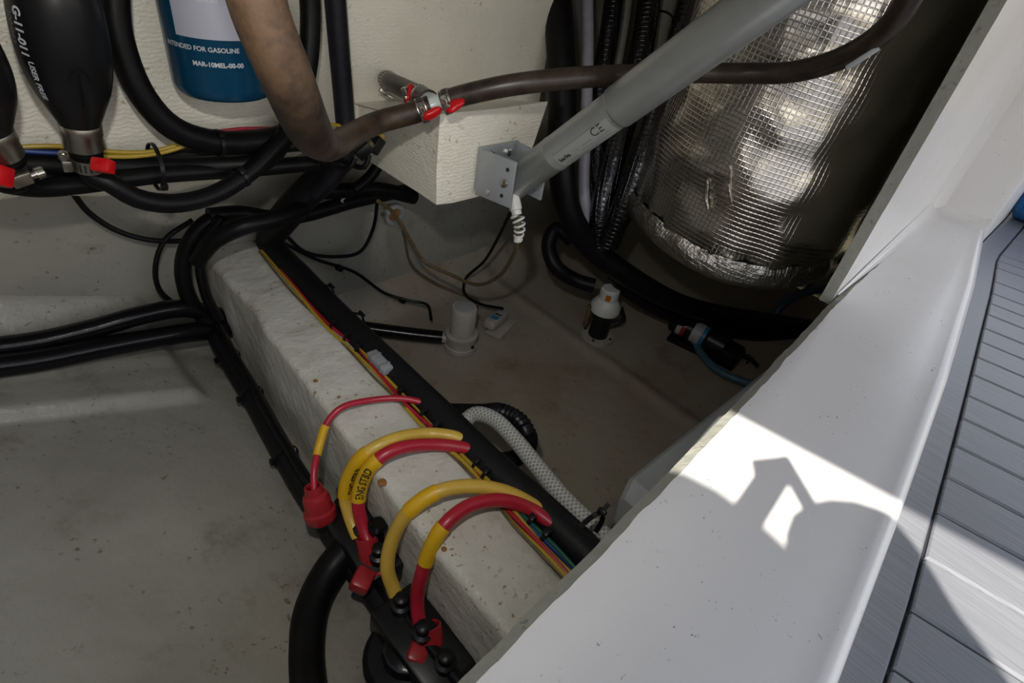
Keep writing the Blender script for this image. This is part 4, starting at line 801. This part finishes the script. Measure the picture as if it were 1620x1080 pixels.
tubeobj('foil_hose', rise(PD([(1035, -60, 1.12), (1018, 60, 1.12), (1000, 150, 1.12), (972, 250, 1.13), (952, 330, 1.16), (948, 392, 1.20)])), 0.0235, 'foil_dark', 'dark shiny sleeved hose leaning under the lift strut', 'hose', seg=22)
tubeobj('foil_hose', rise(PD([(1112, -60, 1.02), (1085, 40, 1.03), (1055, 140, 1.05), (1022, 240, 1.08), (985, 330, 1.13), (962, 385, 1.18)])), 0.0240, 'foil_dark', 'dark shiny sleeved hose pressed against the foil cylinder', 'hose', seg=22)
tubeobj('standpipe', rise(PD([(1070, -60, 1.24), (1046, 30, 1.24), (1022, 120, 1.25), (995, 210, 1.26)])), 0.024, 'post_paint', 'cream painted pipe between the dark sleeved hoses', 'pipe', seg=18)
tubeobj('standpipe', rise(PD([(1000, -60, 1.24), (986, 40, 1.24), (972, 120, 1.25), (960, 200, 1.26)])), 0.0125, 'post_paint', 'slim cream pipe standing behind the sleeved hoses', 'pipe', seg=14)
ziptie(Pd(1046, 28, 1.24), Pd(1022, 120, 1.25) - Pd(1070, -60, 1.24), 0.0245, 'black cable tie around the cream painted pipe', right)
tubeobj('blue_hose', [Pz(*q) for q in ((1088, 492, -0.74), (1094, 525, -0.765), (1112, 562, -0.775), (1140, 588, -0.775), (1185, 606, -0.77), (1230, 615, -0.77))], 0.0095, 'blue_hose', 'blue hose curving over the floor from the labelled pump', 'hose', seg=14)
tubeobj('blue_hose', PD([(1218, 512, 1.42), (1238, 482, 1.40), (1275, 462, 1.38), (1330, 455, 1.36), (1390, 462, 1.34)]), 0.0105, 'blue_hose', 'blue hose arching beyond the thick black hose by the jamb', 'hose', seg=14)
tubeobj('thin_wire', PD([(1222, 500, 1.44), (1260, 470, 1.44), (1300, 438, 1.44), (1345, 430, 1.42)]), 0.0040, 'black_rubber', 'thin black wire following the arching blue hose', 'wire', seg=8)
p0_, p1_ = Pz(1066, 506, -0.745), Pz(1150, 552, -0.755); o = thing('wash_pump', 'black pump with blue and white label on the floor under the hoses', 'pump'); ax_ = p1_ - p0_
mb = MB(); mb.lathe(p0_, ax_, [(-0.005, 0.020), (0, 0.026), (ax_.length * 0.62, 0.026), (ax_.length * 0.66, 0.032), (ax_.length * 0.95, 0.032), (ax_.length, 0.026)], seg=26); part(o, 'motor', mb, 'black_plastic')
for f0, f1, mm, nm in ((0.20, 0.27, 'red_boot', 'red_band'), (0.12, 0.20, 'label_white', 'pale_band'), (0.38, 0.54, 'label_white', 'label'), (0.54, 0.61, 'label_blue', 'blue_band')):
    mb = MB(); mb.lathe(p0_, ax_, [(ax_.length * f0, 0.0266), (ax_.length * f1, 0.0266)], seg=26, caps=False); part(o, nm, mb, mm)
mb = MB(); mb.box(p1_ + Vector((0.0, 0, -0.010)), 0.07, 0.06, 0.045, basis(ax_), 0.006); part(o, 'pump_head', mb, 'black_plastic')
mb = MB(); mb.box((p0_ + p1_) / 2 + Vector((0, 0, -0.036)), 0.13, 0.05, 0.012, basis(Vector((ax_.x, ax_.y, 0))), 0.002); part(o, 'foot', mb, 'black_plastic')
mb = MB(); mb.tube([p1_ + ax_ * 0.2, p1_ + ax_ * 0.35 + Vector((0, 0, 0.01)), p1_ + ax_ * 0.55 + Vector((0, 0, 0.0))], 0.005, seg=8); part(o, 'lead', mb, 'black_rubber')
p = Pz(1184, 570, -0.775); mb = MB(); mb.lathe(p, (0.2, 0, 1), [(-0.03, 0.003), (0.0, 0.003), (0.001, 0.007), (0.006, 0.006)], seg=10); solo('screw', mb, 'ink', 'dark screw standing in the floor near the labelled pump', 'screw')
p = Pd(1352, 352, 1.25); tubeobj('thin_wire', [Pd(1335, 350, 1.30), Pd(1350, 352, 1.28), Pd(1372, 356, 1.26), Pd(1400, 352, 1.25)], 0.002, 'label_white', 'thin pale wire showing against the dark jamb', 'wire', seg=6)

# ---- rolled blue towel on the deck
tw = thing('blue_towel', 'rolled ribbed blue towel lying on the grey deck', 'towel')
for k_, (dx, dz, r_) in enumerate(((0.0, 0.0, 0.050), (0.085, 0.0, 0.052), (0.04, 0.055, 0.048))):
    a_ = Vector((1.78 + dx, 0.050, ZD + r_ + dz)); b2_ = Vector((1.68 + dx, -0.34, ZD + r_ + dz)); mb = MB(); mb.tube([a_, a_.lerp(b2_, 0.5) + Vector((0, 0, 0.004)), b2_], r_, seg=24, rib=0.06, step=0.007); part(tw, 'roll', mb, 'blue_towel', ang=None)

# ---- the photographer kneeling on the deck behind the lens (only the shadow shows)
E1 = SUN.cross(Vector((0, 0, 1))).normalized(); E2 = E1.cross(SUN)
def sp_(a, b_, k): return E1 * a + E2 * b_ - SUN * k
cm = thing('camera_body', 'black camera body held over the hatch sill', 'camera')
mb = MB(); mb.box(sp_(-0.002, -0.006, 0.10), 0.05, 0.031, 0.027, Matrix((SUN, E1, E2)).transposed() @ Matrix.Rotation(0.74, 3, 'X'), 0.002); part(cm, 'viewfinder', mb, 'black_plastic')
mb = MB(); mb.box(sp_(0.001, -0.036, 0.10), 0.04, 0.028, 0.06, Matrix((SUN, E1, E2)).transposed(), 0.003); part(cm, 'grip', mb, 'black_plastic')
mb = MB(); mb.box(sp_(0.031, -0.010, 0.10), 0.030, 0.080, 0.013, Matrix((SUN, E1, E2)).transposed() @ Matrix.Rotation(-0.55, 3, 'X'), 0.004); part(cm, 'strap', mb, 'black_plastic')
ph = bpy.data.objects.new('flash_unit', None)
fu = thing('flash_unit', 'small black flash unit above the camera', 'flash'); mb = MB(); mb.box(FLASH + back * 0.045 + up * 0.02, 0.07, 0.045, 0.05, Matrix((right, up, back)).transposed(), 0.005); part(fu, 'head', mb, 'black_plastic')
mb = MB(); mb.box(FLASH + back * 0.05 - up * 0.02, 0.04, 0.05, 0.03, Matrix((right, up, back)).transposed(), 0.004); part(fu, 'foot', mb, 'black_plastic')
bpy.data.objects.remove(ph)
hd = sp_(-0.008, -0.125, 0.42); sh = sp_(0.06, -0.33, 0.72); hip = Vector((-1.02, -0.32, -0.08))
J = {'pelvis': (hip, 0.15), 'waist': (hip.lerp(sh, 0.5) + Vector((0, 0, 0.03)), 0.13), 'chest': (sh, 0.19), 'neck': (sh.lerp(hd, 0.55), 0.058), 'headb': (sh.lerp(hd, 0.80), 0.085), 'head': (hd, 0.125), 'headt': (hd + E2 * 0.085 + E1 * 0.012, 0.10),
     'lsh': (sp_(-0.13, -0.30, 0.68), 0.075), 'lel': (sp_(-0.11, -0.24, 0.36), 0.060), 'lwr': (sp_(-0.04, -0.13, 0.16), 0.040), 'lha': (sp_(-0.005, -0.080, 0.12), 0.034),
     'rsh': (sp_(0.20, -0.22, 0.60), 0.085), 'rel': (sp_(0.205, -0.135, 0.34), 0.090), 'rwr': (sp_(0.120, -0.062, 0.15), 0.066), 'rha': (sp_(0.096, 0.004, 0.11), 0.036), 'rfi': (sp_(0.036, -0.062, 0.10), 0.054),
     'lhp': (hip + Vector((0.0, 0.10, -0.04)), 0.095), 'lkn': (Vector((-0.56, -0.22, ZD + 0.07)), 0.062), 'lan': (Vector((-0.95, -0.26, ZD + 0.05)), 0.042), 'lto': (Vector((-1.08, -0.26, ZD + 0.04)), 0.035),
     'rhp': (hip + Vector((0.02, -0.10, -0.04)), 0.095), 'rkn': (Vector((-0.55, -0.50, ZD + 0.07)), 0.062), 'ran': (Vector((-0.95, -0.55, ZD + 0.05)), 0.042), 'rto': (Vector((-1.08, -0.56, ZD + 0.04)), 0.035)}
ED = [('pelvis', 'waist'), ('waist', 'chest'), ('chest', 'neck'), ('neck', 'headb'), ('headb', 'head'), ('head', 'headt'), ('chest', 'lsh'), ('lsh', 'lel'), ('lel', 'lwr'), ('lwr', 'lha'), ('chest', 'rsh'), ('rsh', 'rel'), ('rel', 'rwr'), ('rwr', 'rha'), ('rha', 'rfi'), ('pelvis', 'lhp'), ('lhp', 'lkn'), ('lkn', 'lan'), ('lan', 'lto'), ('pelvis', 'rhp'), ('rhp', 'rkn'), ('rkn', 'ran'), ('ran', 'rto')]
names = list(J); me = bpy.data.meshes.new('person'); me.from_pydata([tuple(J[n][0]) for n in names], [(names.index(a), names.index(b_)) for a, b_ in ED], []); me.update()
tmp = bpy.data.objects.new('tmp', me); COL.objects.link(tmp); sm = tmp.modifiers.new('skin', 'SKIN')
for n, v in zip(names, me.skin_vertices[0].data): v.radius = (J[n][1], J[n][1]); v.use_root = (n == 'pelvis')
ss = tmp.modifiers.new('sub', 'SUBSURF'); ss.levels = 2; ss.render_levels = 2
dg = bpy.context.evaluated_depsgraph_get(); dg.update(); pm = bpy.data.meshes.new_from_object(tmp.evaluated_get(dg)); bpy.data.objects.remove(tmp)
mb = MB(); mb.add([v.co for v in pm.vertices], [tuple(p.vertices) for p in pm.polygons]); bpy.data.meshes.remove(pm)
solo('person', mb, 'shirt', 'person kneeling on the deck in dark clothes holding a camera over the hatch', 'person', ang=None)
finalize()
